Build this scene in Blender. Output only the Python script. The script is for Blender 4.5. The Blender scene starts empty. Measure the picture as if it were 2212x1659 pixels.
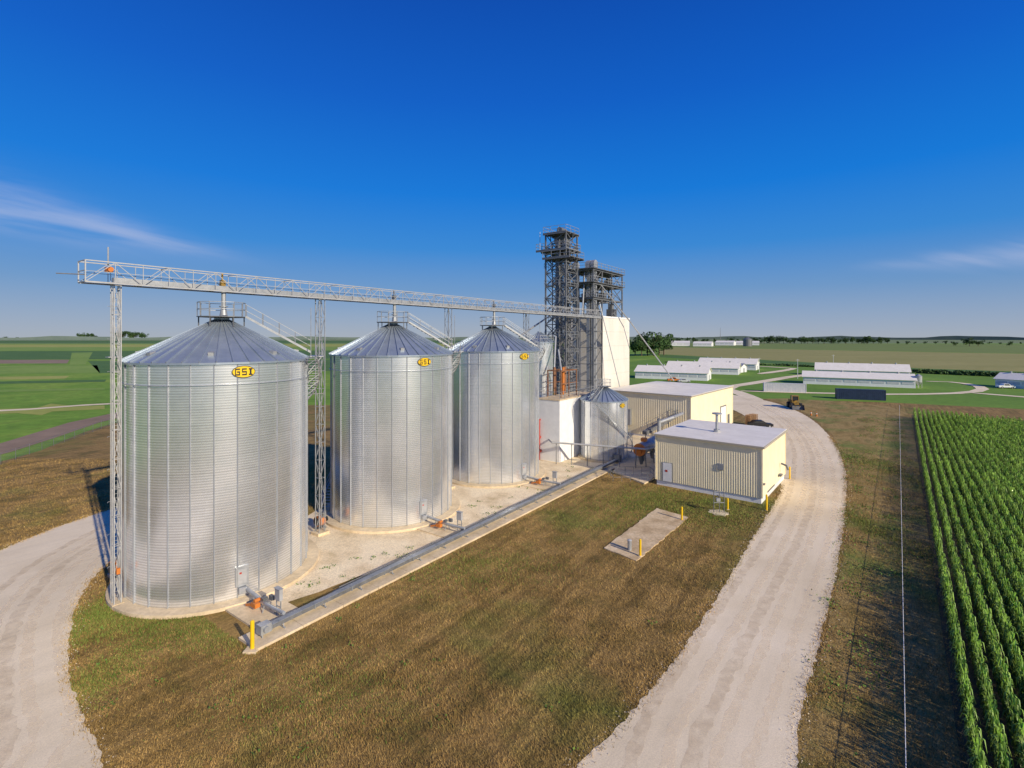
import bpy, math, random
import numpy as np
from mathutils import Vector, Matrix, geometry
random.seed(4); RN=np.random.RandomState(7)
sc=bpy.context.scene; COL=sc.collection
F=1091.0; H=18.8; HOR=729.0; CX=1106.0
def W(px,py,z=0.0):
    Y=F*(H-z)/(py-HOR); return Vector(((px-CX)/F*Y,Y,z))
TH=math.radians(35.5); U=Vector((math.sin(TH),math.cos(TH),0)); V=Vector((math.cos(TH),-math.sin(TH),0))
S1=Vector((-23.5,40.9,0))
def L(x,y,z=0): return S1+V*x+U*y+Vector((0,0,z))
RZ=-TH
SUN_AZ=math.radians(138); SUN_EL=math.radians(25)

# ---------------------------------------------------------------- materials
def newmat(name):
    m=bpy.data.materials.new(name); m.use_nodes=True
    nt=m.node_tree; b=nt.nodes['Principled BSDF']; return m,nt,b
def mat(name,cols,scale=1.0,rough=.8,metal=0,bump=0,bs=30,spec=.3,stretch=(1,1,1),rot=0,fine=0,fs=40,lo=.35,hi=.65,detail=6,tone=False,bd=.05,streak=0,patch=None,fade=None):
    m,nt,b=newmat(name); N=nt.nodes; K=nt.links
    tc=N.new('ShaderNodeTexCoord'); mp=N.new('ShaderNodeMapping')
    mp.vector_type='TEXTURE'
    mp.inputs['Scale'].default_value=tuple(1/s for s in stretch); mp.inputs['Rotation'].default_value=(0,0,rot)
    K.new(tc.outputs['Object'],mp.inputs['Vector'])
    if len(cols)==1: cols=[tuple(c*.93 for c in cols[0]),tuple(min(1,c*1.05) for c in cols[0])]
    no=N.new('ShaderNodeTexNoise'); no.inputs['Scale'].default_value=scale; no.inputs['Detail'].default_value=detail; no.inputs['Roughness'].default_value=.62
    K.new(mp.outputs[0],no.inputs['Vector'])
    r=N.new('ShaderNodeValToRGB'); cr=r.color_ramp
    while len(cr.elements)<len(cols): cr.elements.new(.5)
    for i,c in enumerate(cols):
        cr.elements[i].position=lo+(hi-lo)*i/(len(cols)-1); cr.elements[i].color=(*c,1)
    K.new(no.outputs['Fac'],r.inputs['Fac']); out=r.outputs['Color']
    def mul(out,fac_socket):
        mx=N.new('ShaderNodeVectorMath'); mx.operation='SCALE'
        K.new(out,mx.inputs[0]); K.new(fac_socket,mx.inputs['Scale']); return mx.outputs[0]
    def nz(vec,scale,amp,det=5):
        n2=N.new('ShaderNodeTexNoise'); n2.inputs['Scale'].default_value=scale; n2.inputs['Detail'].default_value=det; n2.inputs['Roughness'].default_value=.7
        K.new(vec,n2.inputs['Vector'])
        mr=N.new('ShaderNodeMapRange'); mr.inputs['From Min'].default_value=.3; mr.inputs['From Max'].default_value=.7
        mr.inputs['To Min'].default_value=1-amp; mr.inputs['To Max'].default_value=1+amp
        K.new(n2.outputs['Fac'],mr.inputs['Value']); return mr.outputs[0]
    if patch:
        n4=N.new('ShaderNodeTexNoise'); n4.inputs['Scale'].default_value=patch[1]; n4.inputs['Detail'].default_value=8; n4.inputs['Roughness'].default_value=.65
        K.new(tc.outputs['Object'],n4.inputs['Vector'])
        mr=N.new('ShaderNodeMapRange'); mr.inputs['From Min'].default_value=.50; mr.inputs['From Max'].default_value=.66; mr.inputs['To Max'].default_value=patch[2]
        K.new(n4.outputs['Fac'],mr.inputs['Value'])
        mm=N.new('ShaderNodeMix'); mm.data_type='RGBA'; K.new(mr.outputs[0],mm.inputs[0]); K.new(out,mm.inputs[6]); mm.inputs[7].default_value=(*patch[0],1); out=mm.outputs[2]
    if fine: out=mul(out,nz(tc.outputs['Object'],fs,fine))
    if streak:
        m2=N.new('ShaderNodeMapping'); m2.vector_type='TEXTURE'; m2.inputs['Rotation'].default_value=(0,0,-TH); m2.inputs['Scale'].default_value=(.7,14,1)
        K.new(tc.outputs['Object'],m2.inputs['Vector']); out=mul(out,nz(m2.outputs[0],1.0,streak,3))
    if tone:
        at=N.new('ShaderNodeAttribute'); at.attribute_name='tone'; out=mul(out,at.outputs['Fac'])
    K.new(out,b.inputs['Base Color'])
    b.inputs['Roughness'].default_value=rough; b.inputs['Metallic'].default_value=metal
    b.inputs['Specular IOR Level'].default_value=spec
    if bump:
        n3=N.new('ShaderNodeTexNoise'); n3.inputs['Scale'].default_value=bs; n3.inputs['Detail'].default_value=6
        K.new(tc.outputs['Object'],n3.inputs['Vector'])
        bp=N.new('ShaderNodeBump'); bp.inputs['Strength'].default_value=bump; bp.inputs['Distance'].default_value=bd
        K.new(n3.outputs['Fac'],bp.inputs['Height']); K.new(bp.outputs[0],b.inputs['Normal'])
    if fade:
        n5=N.new('ShaderNodeTexNoise'); n5.inputs['Scale'].default_value=1.3; n5.inputs['Detail'].default_value=9; n5.inputs['Roughness'].default_value=.7
        K.new(tc.outputs['Object'],n5.inputs['Vector'])
        mr=N.new('ShaderNodeMapRange'); mr.inputs['From Min'].default_value=.36; mr.inputs['From Max'].default_value=.66; mr.inputs['To Max'].default_value=fade
        K.new(n5.outputs['Fac'],mr.inputs['Value']); K.new(mr.outputs[0],b.inputs['Alpha'])
    return m
M={}
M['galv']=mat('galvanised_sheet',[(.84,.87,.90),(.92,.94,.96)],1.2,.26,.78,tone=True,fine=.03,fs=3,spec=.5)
M['stiff']=mat('galvanised_stiffener',[(.44,.46,.49),(.52,.54,.56)],2,.45,.6)
M['roofm']=mat('bin_roof_sheet',[(.33,.39,.46),(.41,.47,.53)],.8,.36,.6,fine=.05,fs=4)
M['steel']=mat('galvanised_steel',[(.34,.355,.365),(.44,.45,.455)],2,.5,.45,fine=.1,fs=12)
M['steeld']=mat('weathered_steel',[(.15,.155,.16),(.23,.235,.24)],1,.55,.4,fine=.15,fs=8)
M['steelw']=mat('pale_galvanised_steel',[(.37,.375,.375),(.46,.46,.455)],2,.5,.15)
M['convc']=mat('conveyor_cover_steel',[(.22,.24,.26),(.31,.33,.35)],2,.55,.3,fine=.15,fs=5)
M['cream']=mat('cream_sheet',[(.84,.74,.49),(.90,.80,.55)],.6,.45,0,fine=.03,fs=5)
M['creamd']=mat('tan_trim',[(.42,.38,.30)],1,.5)
M['whiteroof']=mat('pale_roof_sheet',[(.78,.73,.63),(.86,.81,.71)],.5,.6,0,fine=.05,fs=1.5)
M['white']=mat('white_paint',[(.74,.74,.72),(.82,.82,.80)],1,.5)
M['precast']=mat('precast_concrete',[(.66,.62,.54),(.76,.72,.64)],.35,.8,0,fine=.06,fs=3,stretch=(1,1,.35))
M['conc']=mat('concrete',[(.57,.45,.28),(.74,.60,.40)],.4,.9,0,fine=.16,fs=3,bump=.2,bs=20)
M['pad']=mat('worn_concrete',[(.47,.34,.19),(.62,.47,.28),(.72,.57,.37)],.5,.95,0,fine=.22,fs=5,bump=.4,bs=20)
M['gravel']=mat('limestone_gravel',[(.68,.56,.37),(.80,.67,.46),(.88,.75,.54)],.10,.95,0,bump=.45,bs=22,fine=.15,fs=14,lo=.3,hi=.7,bd=.03,streak=.05)
M['track']=mat('packed_wheel_track',[(.88,.76,.55),(.92,.81,.60)],.3,.9,0,fade=.5)
M['trackd']=mat('loose_gravel_ridge',[(.56,.45,.30),(.66,.54,.37)],.3,.9,0,fine=.2,fs=8,fade=.33)
M['yard']=mat('yard_gravel',[(.55,.43,.25),(.72,.58,.38),(.82,.69,.48)],.3,.95,0,bump=.6,bs=14,fine=.28,fs=8,lo=.28,hi=.58)
M['orange']=mat('orange_paint',[(.52,.16,.03),(.60,.20,.04)],2,.5)
M['yellow']=mat('yellow_paint',[(.80,.50,.01),(.85,.56,.02)],2,.5)
M['loady']=mat('dull_yellow_paint',[(.27,.17,.04),(.35,.22,.05)],2,.7)
M['black']=mat('black_paint',[(.02,.02,.022)],2,.5)
M['rubber']=mat('rubber',[(.025,.025,.025)],2,.85)
M['dark']=mat('dark_glass',[(.03,.035,.04)],2,.15,spec=.6)
M['red']=mat('red_paint',[(.45,.05,.03)],2,.45)
M['wood']=mat('pallet_wood',[(.32,.19,.10),(.45,.28,.15)],3,.85,fine=.2)
M['navy']=mat('navy_container',[(.02,.035,.07),(.03,.05,.10)],1,.5)
M['cont']=mat('pale_container',[(.50,.52,.54),(.6,.6,.6)],1,.6)
M['brownsteel']=mat('rust_brown_steel',[(.22,.11,.06),(.30,.15,.08)],1,.6)
M['bark']=mat('bark',[(.10,.07,.05),(.16,.12,.08)],4,.9)
M['leaf']=mat('tree_foliage',[(.028,.065,.018),(.05,.10,.025),(.09,.145,.04)],.35,.8,tone=True)
M['dirt']=mat('field_soil',[(.08,.065,.028),(.13,.10,.05)],.6,.95,fine=.2)
GP=((.11,.155,.025),.055,.75)
M['site']=mat('dry_grass_ground',[(.15,.11,.03),(.225,.145,.042),(.30,.19,.062),(.195,.13,.037)],.3,.95,0,fine=.42,fs=7,bump=.7,bs=9,detail=10,lo=.32,hi=.68,bd=.08,streak=.32,patch=GP)
M['verge']=mat('verge_ground',[(.19,.14,.037),(.27,.185,.056),(.36,.25,.088),(.22,.165,.05)],.4,.95,0,fine=.42,fs=5,bump=.7,bs=9,detail=10,lo=.33,hi=.66,bd=.08,stretch=(1,.35,1),rot=-TH,patch=((.13,.19,.03),.11,.8))
M['green']=mat('green_pasture',[(.11,.22,.015),(.16,.29,.025),(.24,.34,.04)],.03,.95,0,fine=.25,fs=.4,detail=9)
M['lawn']=mat('farm_lawn',[(.11,.22,.02),(.16,.28,.03)],.03,.95,0,fine=.2,fs=.5,detail=8)
M['dgreen']=mat('dark_crop',[(.06,.14,.03),(.10,.19,.04)],.02,.95,0,fine=.2,fs=.3,stretch=(1,6,1))
M['lgreen']=mat('light_crop',[(.17,.28,.04),(.24,.34,.06)],.02,.95,0,fine=.15,fs=.3)
M['ygreen']=mat('yellow_crop',[(.30,.33,.06),(.38,.38,.09)],.03,.95,0,fine=.15,fs=.3)
M['tanf']=mat('tan_field',[(.27,.26,.075),(.33,.30,.10)],.008,.95,0,fine=.12,fs=.15,stretch=(1,5,1))
M['olive']=mat('olive_field',[(.15,.21,.04),(.20,.25,.06)],.01,.95,0,fine=.15,fs=.2,stretch=(1,5,1))
M['brownf']=mat('brown_field',[(.24,.17,.11),(.31,.22,.15)],.03,.95,0,fine=.15,fs=.3)
M['far']=mat('far_fields',[(.12,.19,.07),(.18,.24,.10),(.26,.26,.13)],.0025,.95,0,fine=.2,fs=.02,stretch=(1,3,1))  # desaturated colours stand in for distance haze
M['hillm']=mat('far_treeline',[(.10,.14,.13),(.13,.17,.15)],.01,.95)  # grey-blue distance haze put into the treeline colour
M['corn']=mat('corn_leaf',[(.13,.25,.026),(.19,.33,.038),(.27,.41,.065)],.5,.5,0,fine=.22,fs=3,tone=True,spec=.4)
M['blade']=mat('dry_grass_blade',[(.20,.145,.042),(.30,.195,.062),(.41,.27,.095),(.27,.185,.056)],.3,.85,0,fine=.25,fs=2,tone=True,lo=.32,hi=.68,detail=8,streak=.32,patch=((.15,.205,.035),.055,.75))
M['gblade']=mat('green_grass_blade',[(.12,.185,.028),(.18,.225,.042),(.24,.245,.06)],.4,.8,0,tone=True)
M['weed']=mat('weed_leaf',[(.09,.17,.025),(.15,.23,.04)],.5,.7,tone=True)
M['pipew']=mat('white_plastic',[(.8,.8,.8)],1,.5)
m,nt,b=newmat('chain_link')
tr=nt.nodes.new('ShaderNodeBsdfTransparent'); mx=nt.nodes.new('ShaderNodeMixShader'); mx.inputs[0].default_value=.18
b.inputs['Base Color'].default_value=(.22,.22,.21,1); b.inputs['Roughness'].default_value=.6
nt.links.new(tr.outputs[0],mx.inputs[1]); nt.links.new(b.outputs[0],mx.inputs[2]); nt.links.new(mx.outputs[0],nt.nodes['Material Output'].inputs['Surface'])
M['link']=m

# ---------------------------------------------------------------- mesh helpers
class MB:
    def __init__(s): s.v=[]; s.f=[]
    def add(s,vs,fs):
        n=len(s.v); s.v+= [tuple(v) for v in vs]; s.f+=[tuple(i+n for i in f) for f in fs]
    def box(s,x0,x1,y0,y1,z0,z1):
        s.add([(x0,y0,z0),(x1,y0,z0),(x1,y1,z0),(x0,y1,z0),(x0,y0,z1),(x1,y0,z1),(x1,y1,z1),(x0,y1,z1)],
              [(3,2,1,0),(4,5,6,7),(0,1,5,4),(1,2,6,5),(2,3,7,6),(3,0,4,7)])
    def bar(s,p,q,w,h=None):
        h=h or w; p=Vector(p); q=Vector(q); d=(q-p)
        if d.length<1e-6: return
        d.normalize(); a=d.cross(Vector((0,0,1)))
        if a.length<1e-3: a=Vector((1,0,0))
        a.normalize(); c=a.cross(d); a=a*w/2; c=c*h/2
        s.add([p-a-c,p+a-c,p+a+c,p-a+c,q-a-c,q+a-c,q+a+c,q-a+c],[(0,1,2,3),(7,6,5,4),(4,5,1,0),(5,6,2,1),(6,7,3,2),(7,4,0,3)])
    def tube(s,p,q,r,n=10,r2=None):
        r2=r if r2 is None else r2
        p=Vector(p); q=Vector(q); d=(q-p).normalized(); a=d.cross(Vector((0,0,1)))
        if a.length<1e-3: a=Vector((1,0,0))
        a.normalize(); c=a.cross(d); vs=[]
        for k in range(n):
            t=2*math.pi*k/n; e=a*math.cos(t)+c*math.sin(t); vs+=[p+e*r,q+e*r2]
        fs=[(2*k,2*((k+1)%n),2*((k+1)%n)+1,2*k+1) for k in range(n)]
        fs.append(tuple(2*k for k in reversed(range(n)))); fs.append(tuple(2*k+1 for k in range(n)))
        s.add(vs,fs)
    def path(s,pts,r,n=8):
        for a,b in zip(pts,pts[1:]): s.tube(a,b,r,n)
    def prism(s,pts,z0,z1):
        n=len(pts); s.add([(p[0],p[1],z0) for p in pts]+[(p[0],p[1],z1) for p in pts],
          [tuple(reversed(range(n))),tuple(range(n,2*n))]+[(i,(i+1)%n,(i+1)%n+n,i+n) for i in range(n)])
    def build(s,name,m,parent=None,smooth=False,label=None,tone=None):
        me=bpy.data.meshes.new(name); me.from_pydata(s.v,[],s.f); me.validate()
        if smooth: me.polygons.foreach_set('use_smooth',[True]*len(me.polygons))
        me.materials.append(m); o=bpy.data.objects.new(name,me); COL.objects.link(o)
        if parent: o.parent=parent
        if label: o['label']=label
        return o
def npmesh(name,v,f,m,tone=None,parent=None):
    v=np.asarray(v,dtype=np.float32); f=np.asarray(f,dtype=np.int32)
    me=bpy.data.meshes.new(name); me.vertices.add(len(v)); me.vertices.foreach_set('co',v.ravel())
    k=f.shape[1]; me.loops.add(f.size); me.loops.foreach_set('vertex_index',f.ravel())
    me.polygons.add(len(f)); me.polygons.foreach_set('loop_start',np.arange(len(f),dtype=np.int32)*k)
    try: me.polygons.foreach_set('loop_total',np.full(len(f),k,dtype=np.int32))
    except Exception: pass
    me.update(calc_edges=True)
    if tone is not None:
        at=me.attributes.new('tone','FLOAT','FACE'); at.data.foreach_set('value',np.asarray(tone,dtype=np.float32))
    me.materials.append(m); o=bpy.data.objects.new(name,me); COL.objects.link(o)
    if parent: o.parent=parent
    return o
def tag(o,label=None,cat=None,group=None,kind=None):
    if label:o['label']=label
    if cat:o['category']=cat
    if group:o['group']=group
    if kind:o['kind']=kind
    return o
def thing(name,label,cat,loc=(0,0,0),rz=0,group=None):
    o=bpy.data.objects.new(name,None); COL.objects.link(o); o.location=loc; o.rotation_euler=(0,0,rz); o.empty_display_size=.5
    return tag(o,label,cat,group)
def dup(root,loc,rz=None,label=None,group=None,scale=None):
    r=root.copy(); COL.objects.link(r); r.location=loc
    if rz is not None: r.rotation_euler=(0,0,rz)
    if scale: r.scale=scale
    if label: r['label']=label
    if group: r['group']=group
    for ch in list(root.children):
        c=ch.copy(); COL.objects.link(c); c.parent=r
        for g in ch.children:
            d=g.copy(); COL.objects.link(d); d.parent=c
    return r

# ---------------------------------------------------------------- ground sheets
def chaikin(pts,n=2):
    for _ in range(n):
        o=[]
        for i in range(len(pts)):
            a=pts[i]; b=pts[(i+1)%len(pts)]; o+=[a*.75+b*.25,a*.25+b*.75]
        pts=o
    return pts
def rag(pts,step,amp):
    o=[]
    for i in range(len(pts)):
        a=pts[i]; b=pts[(i+1)%len(pts)]; n=max(1,int((b-a).length/step)); n=min(n,60)
        for k in range(n):
            p=a.lerp(b,k/n); o.append(p+Vector((random.uniform(-amp,amp),random.uniform(-amp,amp),0)))
    return o
def sheet(name,pts,z,m,smooth=0,ragged=None,kind='structure',label=None,cat=None):
    pts=[Vector((p[0],p[1],0)) for p in pts]
    if smooth: pts=chaikin(pts,smooth)
    if ragged: pts=rag(pts,*ragged)
    tri=geometry.tessellate_polygon([pts]); mb=MB()
    vs=[(p.x,p.y,z) for p in pts]; fs=[]
    for t in tri:
        a,b,c=[Vector(vs[i]) for i in t]
        fs.append(tuple(t) if (b-a).cross(c-a).z>0 else tuple(reversed(t)))
    mb.add(vs,fs); o=mb.build(name,m); tag(o,label,cat,kind=kind)
    return o,pts
def offs(pts,w):
    o=[]
    for i,p in enumerate(pts):
        d=(pts[min(i+1,len(pts)-1)]-pts[max(i-1,0)]).normalized(); o.append(p+Vector((-d.y,d.x,0))*w)
    return o
def ribbon(name,pts,w,z,m,sm=1,ragged=None):
    pts=[Vector((p[0],p[1],0)) for p in pts]
    return sheet(name,offs(pts,w/2)+offs(pts,-w/2)[::-1],z,m,sm,ragged)
def inside(px,py,poly):
    c=np.zeros(px.shape,bool); n=len(poly)
    for i in range(n):
        a=poly[i]; b=poly[i-1]
        cond=((a.y>py)!=(b.y>py)); 
        xx=(b.x-a.x)*(py-a.y)/((b.y-a.y) if abs(b.y-a.y)>1e-9 else 1e-9)+a.x
        c^= cond&(px<xx)
    return c
mb=MB(); mb.add([(-9000,-3000,-.02),(9000,-3000,-.02),(9000,14000,-.02),(-9000,14000,-.02)],[(0,1,2,3)])
tag(mb.build('ground',M['far']),kind='structure')
sheet('field',[W(-1500,742),W(3800,742),(260,-60),(-260,-60)],0,M['green'])
zz=.02
def fld(pts,m,dz=0,nm='field'): return sheet(nm,[W(*p) for p in pts],zz+dz,M[m])
fld([(-900,736),(1200,736),(1200,741),(-900,741)],'dgreen')
fld([(-900,745),(1100,743),(1100,748),(-900,752)],'ygreen')
fld([(-900,752),(1100,748),(1100,756),(-900,759)],'lgreen')
fld([(-900,760),(1000,757),(1000,774),(-900,779)],'dgreen')
fld([(-900,780),(150,777),(145,785),(-900,788)],'brownf')
fld([(155,762),(200,761),(185,787),(150,789)],'lgreen',.02)
fld([(190,780),(900,776),(900,800),(215,806)],'dgreen')
fld([(-900,796),(210,789),(216,805),(-900,818)],'lgreen')
fld([(-900,824),(150,812),(140,818),(-900,832)],'ygreen')
fld([(-900,840),(230,820),(226,825),(-900,847)],'dgreen',.02)
fld([(-900,860),(226,838),(226,842),(-900,866)],'lgreen',.02)
fld([(-900,915),(226,876),(226,884),(-900,935)],'ygreen',.02)
fld([(40,893),(110,872),(150,876),(90,897)],'ygreen',.01)
ribbon('path',[W(-500,905),W(0,889),W(225,872),W(700,850)],3.2,.05,M['gravel'])
ribbon('path',[W(-500,1055),W(-100,998),W(0,972),W(225,899),W(500,852)],6.5,.05,M['brownf'])
fld([(1425,741),(3400,748),(3400,772),(2212,764),(1425,749)],'olive')
fld([(1425,749.5),(2212,764.5),(3400,772.5),(3400,830),(2212,803),(1990,796),(1425,765)],'tanf')
fld([(1425,765.5),(1990,796.5),(2212,803.5),(2900,820),(2900,826),(2212,812),(1980,803),(1425,772)],'dgreen')
fld([(1425,773),(1980,803.5),(2212,812.5),(2900,830),(2900,1000),(2300,900),(1300,875),(1300,790)],'lawn')
site,sp=sheet('ground',[W(-260,1100),W(0,1003),W(225,918),W(420,880),W(900,872),W(1300,858),W(1640,861),W(1790,866),W(1990,872),W(2450,900),(120,40),(60,-25),(-70,-25)],.06,M['site'],1,(6,.8))
A=[W(500,1010),W(250,1098),W(120,1140),W(0,1190),W(-250,1300),W(-300,1500),(-45,15),(-25,3),(-5,0),(9,8),W(1700,1659),W(1742,1500),W(1782,1350),W(1815,1200),W(1830,1080),W(1828,1010),W(1802,952),W(1755,905),W(1700,878),W(1640,862),W(1560,850),W(1500,845),
   W(1540,868),W(1590,888),W(1620,905),W(1640,960),W(1697,1045),W(1668,1098),W(1640,1140),W(1590,1225),W(1530,1325),W(1450,1440),W(1350,1560),W(1240,1659),(-1,16),(-7,13),(-14,16),W(240,1659),W(182,1560),W(150,1480),W(145,1400),W(163,1310),W(195,1255),W(250,1205),W(420,1115),W(560,1040)]
A=[Vector((p[0],p[1],0)) for p in A]
road,roadp=sheet('gravel_road',A,.085,M['gravel'],2,(.3,.10))
def openchaikin(pts,n=2):
    for _ in range(n):
        o=[pts[0]]
        for a,b in zip(pts,pts[1:]): o+=[a*.75+b*.25,a*.25+b*.75]
        pts=o+[pts[-1]]
    return pts
for cl_ in ([Vector((5,12,0))]+[W(*p) for p in ((1470,1659),(1555,1500),(1655,1300),(1735,1150),(1762,1050),(1752,965),(1702,908),(1640,876))],
            [Vector((-22,14,0))]+[W(*p) for p in ((30,1659),(0,1500),(20,1350),(110,1235),(235,1160),(380,1085))]):
    c_=openchaikin([Vector((p[0],p[1],0)) for p in cl_],2)
    for o_,w_,k_ in ((-.95,.55,'track'),(.95,.55,'track'),(0,.7,'trackd'),(-2.3,.5,'track'),(2.4,.6,'trackd')):
        ribbon('wheel_track',offs(c_,o_),w_,.0895+.004*(o_>0)+.004*(k_=='trackd'),M[k_],0,(.4,.12))
TC=math.radians(37.6); UC=Vector((math.sin(TC),math.cos(TC),0)); VC=Vector((math.cos(TC),-math.sin(TC),0)); C0=Vector((17.4,19.35,0))
def cornline(d,t): return C0+VC*d+UC*t
VG=[W(1640,858),W(1700,874),W(1757,902),W(1806,950),W(1833,1010),W(1835,1080),W(1820,1200),W(1787,1350),W(1747,1500),W(1706,1659),(9.6,8),(12,-12),(40,20)]
VG+=[cornline(1,20),cornline(1,60),cornline(1,129),W(1900,872)]
sheet('ground',VG,.075,M['verge'],1,(2.5,.3))
sheet('soil',[cornline(.1,-45),cornline(.1,130),cornline(60,86),cornline(60,-45)],.095,M['dirt'])
yard,yp=sheet('gravel_yard',[L(2,-2.4),L(10.9,-2.9),L(10.9,47),L(17,47),L(17,47.5),L(19,60),L(30,66),L(28,95),L(-12,95),L(-11,46),L(-6,26),L(-6,8),L(2,6)],.08,M['yard'],1,(1.0,.18))
def slab(name,pts,z1,m=None,z0=0.0):
    mb=MB(); mb.prism([(p[0],p[1]) for p in pts],z0,z1); return tag(mb.build(name,m or M['conc']),kind='structure')
def orient(pts):
    a=0
    for i in range(len(pts)): a+=pts[i-1][0]*pts[i][1]-pts[i][0]*pts[i-1][1]
    return pts if a>0 else pts[::-1]
def circ(c,r,n=64): return [(c[0]+r*math.cos(2*math.pi*k/n),c[1]+r*math.sin(2*math.pi*k/n)) for k in range(n)]
BINS=[L(0,0),L(0,17.9),L(0,35.8)]
for i,b in enumerate(BINS): slab('concrete_pad',circ(b,7.35),.30)
for i in range(17):
    a=-4.0+i*3.06; slab('concrete_strip',orient([L(10.9,a),L(13.0,a),L(13.0,a+3.03),L(10.9,a+3.03)]),.22)
for i in range(3): slab('concrete_strip',orient([L(6.9,17.9*i-2.9),L(10.89,17.9*i-2.9),L(10.89,17.9*i+.1),L(6.9,17.9*i+.1)]),.20)
PADS=[[W(1305,1187),W(1375,1215),W(1487,1120),W(1418,1100)]]
pp=orient(PADS[0]); slab('concrete_slab',rag([Vector((p[0],p[1],0)) for p in pp],.5,.07),.14,M['pad'])
slab('concrete_slab',orient([W(1325,1022),W(1392,1048),W(1424,1030),W(1405,985),W(1340,995)]),.25)
slab('concrete_pad',circ(L(8.6,53.3),4.1),.28)

# ---------------------------------------------------------------- grain bins
def head(a,r=1.0,z=0): a=math.radians(a); return Vector((math.sin(a)*r,math.cos(a)*r,z))
def binwall(R,z0,z1,parent,pitch=.185,seg=168,npan=28,rowh=1.12):
    nz=int(round((z1-z0)/pitch*2)); zs=np.linspace(z0,z1,nz+1); rr=R+np.where(np.arange(nz+1)%2==0,-.0105,.0105)
    a=np.arange(seg)*2*math.pi/seg
    v=np.zeros((nz+1,seg,3)); v[:,:,0]=rr[:,None]*np.sin(a); v[:,:,1]=rr[:,None]*np.cos(a); v[:,:,2]=zs[:,None]
    i,j=np.meshgrid(np.arange(nz),np.arange(seg),indexing='ij'); j2=(j+1)%seg
    f=np.stack([i*seg+j,(i+1)*seg+j,(i+1)*seg+j2,i*seg+j2],-1).reshape(-1,4)
    row=((zs[:-1]-z0)/rowh).astype(int)
    t=RN.uniform(.97,1.03,(row.max()+1,npan)); col=RN.uniform(.84,1.08,npan)
    pj=(j*npan//seg); tone=(t[row[i],pj]*col[pj])*np.where(i%2==0,.80,1.06)  # downward corrugation faces darker, upward ones lighter: shading put into tone
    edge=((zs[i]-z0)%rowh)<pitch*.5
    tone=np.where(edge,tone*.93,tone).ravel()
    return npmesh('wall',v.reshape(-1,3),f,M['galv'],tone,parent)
def logo(R,z,a,w,h,parent):
    def ell(w,h,off,name,m,par):
        mb=MB(); n=24; vs=[]
        for k in range(n+1):
            t=math.pi*k/n; x=-w/2*math.cos(t); y=h/2*math.sin(t)
            an=math.radians(a)-x/R
            for yy in (-y,y): vs.append((math.sin(an)*(R+off),math.cos(an)*(R+off),z+yy))
        mb.add(vs,[(2*k,2*k+1,2*k+3,2*k+2) for k in range(n)]); return mb.build(name,m,par)
    bk=ell(w,h,.11,'emblem',M['black'],parent)
    ell(w*.94,h*.90,.125,'emblem_face',M['yellow'],bk)
    G={'G':["11111","10000","10111","10001","11111"],'S':["11111","10000","11111","00001","11111"],'I':["1111","0110","0110","0110","1111"]}
    x0=-w*.37; cw=w*.74/18.0; ch=h*.58/5
    for c in 'GSI':
        g=G[c]; mb=MB()
        for r in range(5):
            for q,bit in enumerate(g[r]):
                if bit=='1':
                    vs=[]
                    for dx,dy in ((0,0),(1,0),(1,1),(0,1)):
                        x=x0+(q+dx)*cw; yy=z+h*.29-(r+1-dy)*ch; an=math.radians(a)-x/R
                        vs.append((math.sin(an)*(R+.14),math.cos(an)*(R+.14),yy))
                    mb.add(vs,[(0,1,2,3)])
        mb.build('letter',M['black'],bk,label='black block letter '+c)
        x0+=(len(g[0])+2)*cw
def binroof(R,z0,z1,n,parent,rt=.55):
    mb=MB(); ro=R+.18
    for k in range(n):
        a0=360*k/n; a1=360*(k+1)/n
        p=[head(a0,ro,z0),head(a1,ro,z0),head(a1,rt,z1),head(a0,rt,z1)]
        mb.add([p[1],p[0],p[3],p[2]],[(0,1,2,3)])
        mb.bar(head(a0,ro+.03,z0+.05),head(a0,rt,z1+.05),.06,.11)
    mb.tube((0,0,z1-.1),(0,0,z1+.22),rt,16)
    mb.add([head(360*k/n,ro,z0) for k in range(n)]+[head(360*k/n,ro,z0-.14) for k in range(n)],[(k,k+n,(k+1)%n+n,(k+1)%n) for k in range(n)])
    return mb.build('roof',M['roofm'],parent)
def ringrail(mb,r,z,h=1.05,n=12,w=.05):
    pts=[head(360*k/n,r,0) for k in range(n)]
    for k in range(n):
        a=pts[k]; b=pts[(k+1)%n]
        mb.bar(a+Vector((0,0,z)),a+Vector((0,0,z+h)),w)
        for q in (.5,1): mb.bar(a+Vector((0,0,z+h*q)),b+Vector((0,0,z+h*q)),w*.85)
def stairrun(mb,p,q,w,step=.26,rail=True,t=.04):
    p=Vector(p);q=Vector(q);d=q-p; hd=Vector((d.x,d.y,0)).normalized(); n=Vector((-hd.y,hd.x,0))
    for s in (-1,1):
        mb.bar(p+n*s*w/2,q+n*s*w/2,.05,.16)
        if rail:
            for hh in (.5,1.0): mb.bar(p+n*s*w/2+Vector((0,0,hh)),q+n*s*w/2+Vector((0,0,hh)),t)
            m=max(2,int(d.length/1.3))
            for k in range(m+1):
                a=p.lerp(q,k/m)+n*s*w/2; mb.bar(a,a+Vector((0,0,1.0)),t)
    m=max(2,int(abs(d.z)/step)) if abs(d.z)>.5 else max(2,int(d.length/.3))
    for k in range(m):
        a=p.lerp(q,(k+.5)/m); mb.bar(a-n*w/2,a+n*w/2,.2,.03)
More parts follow.
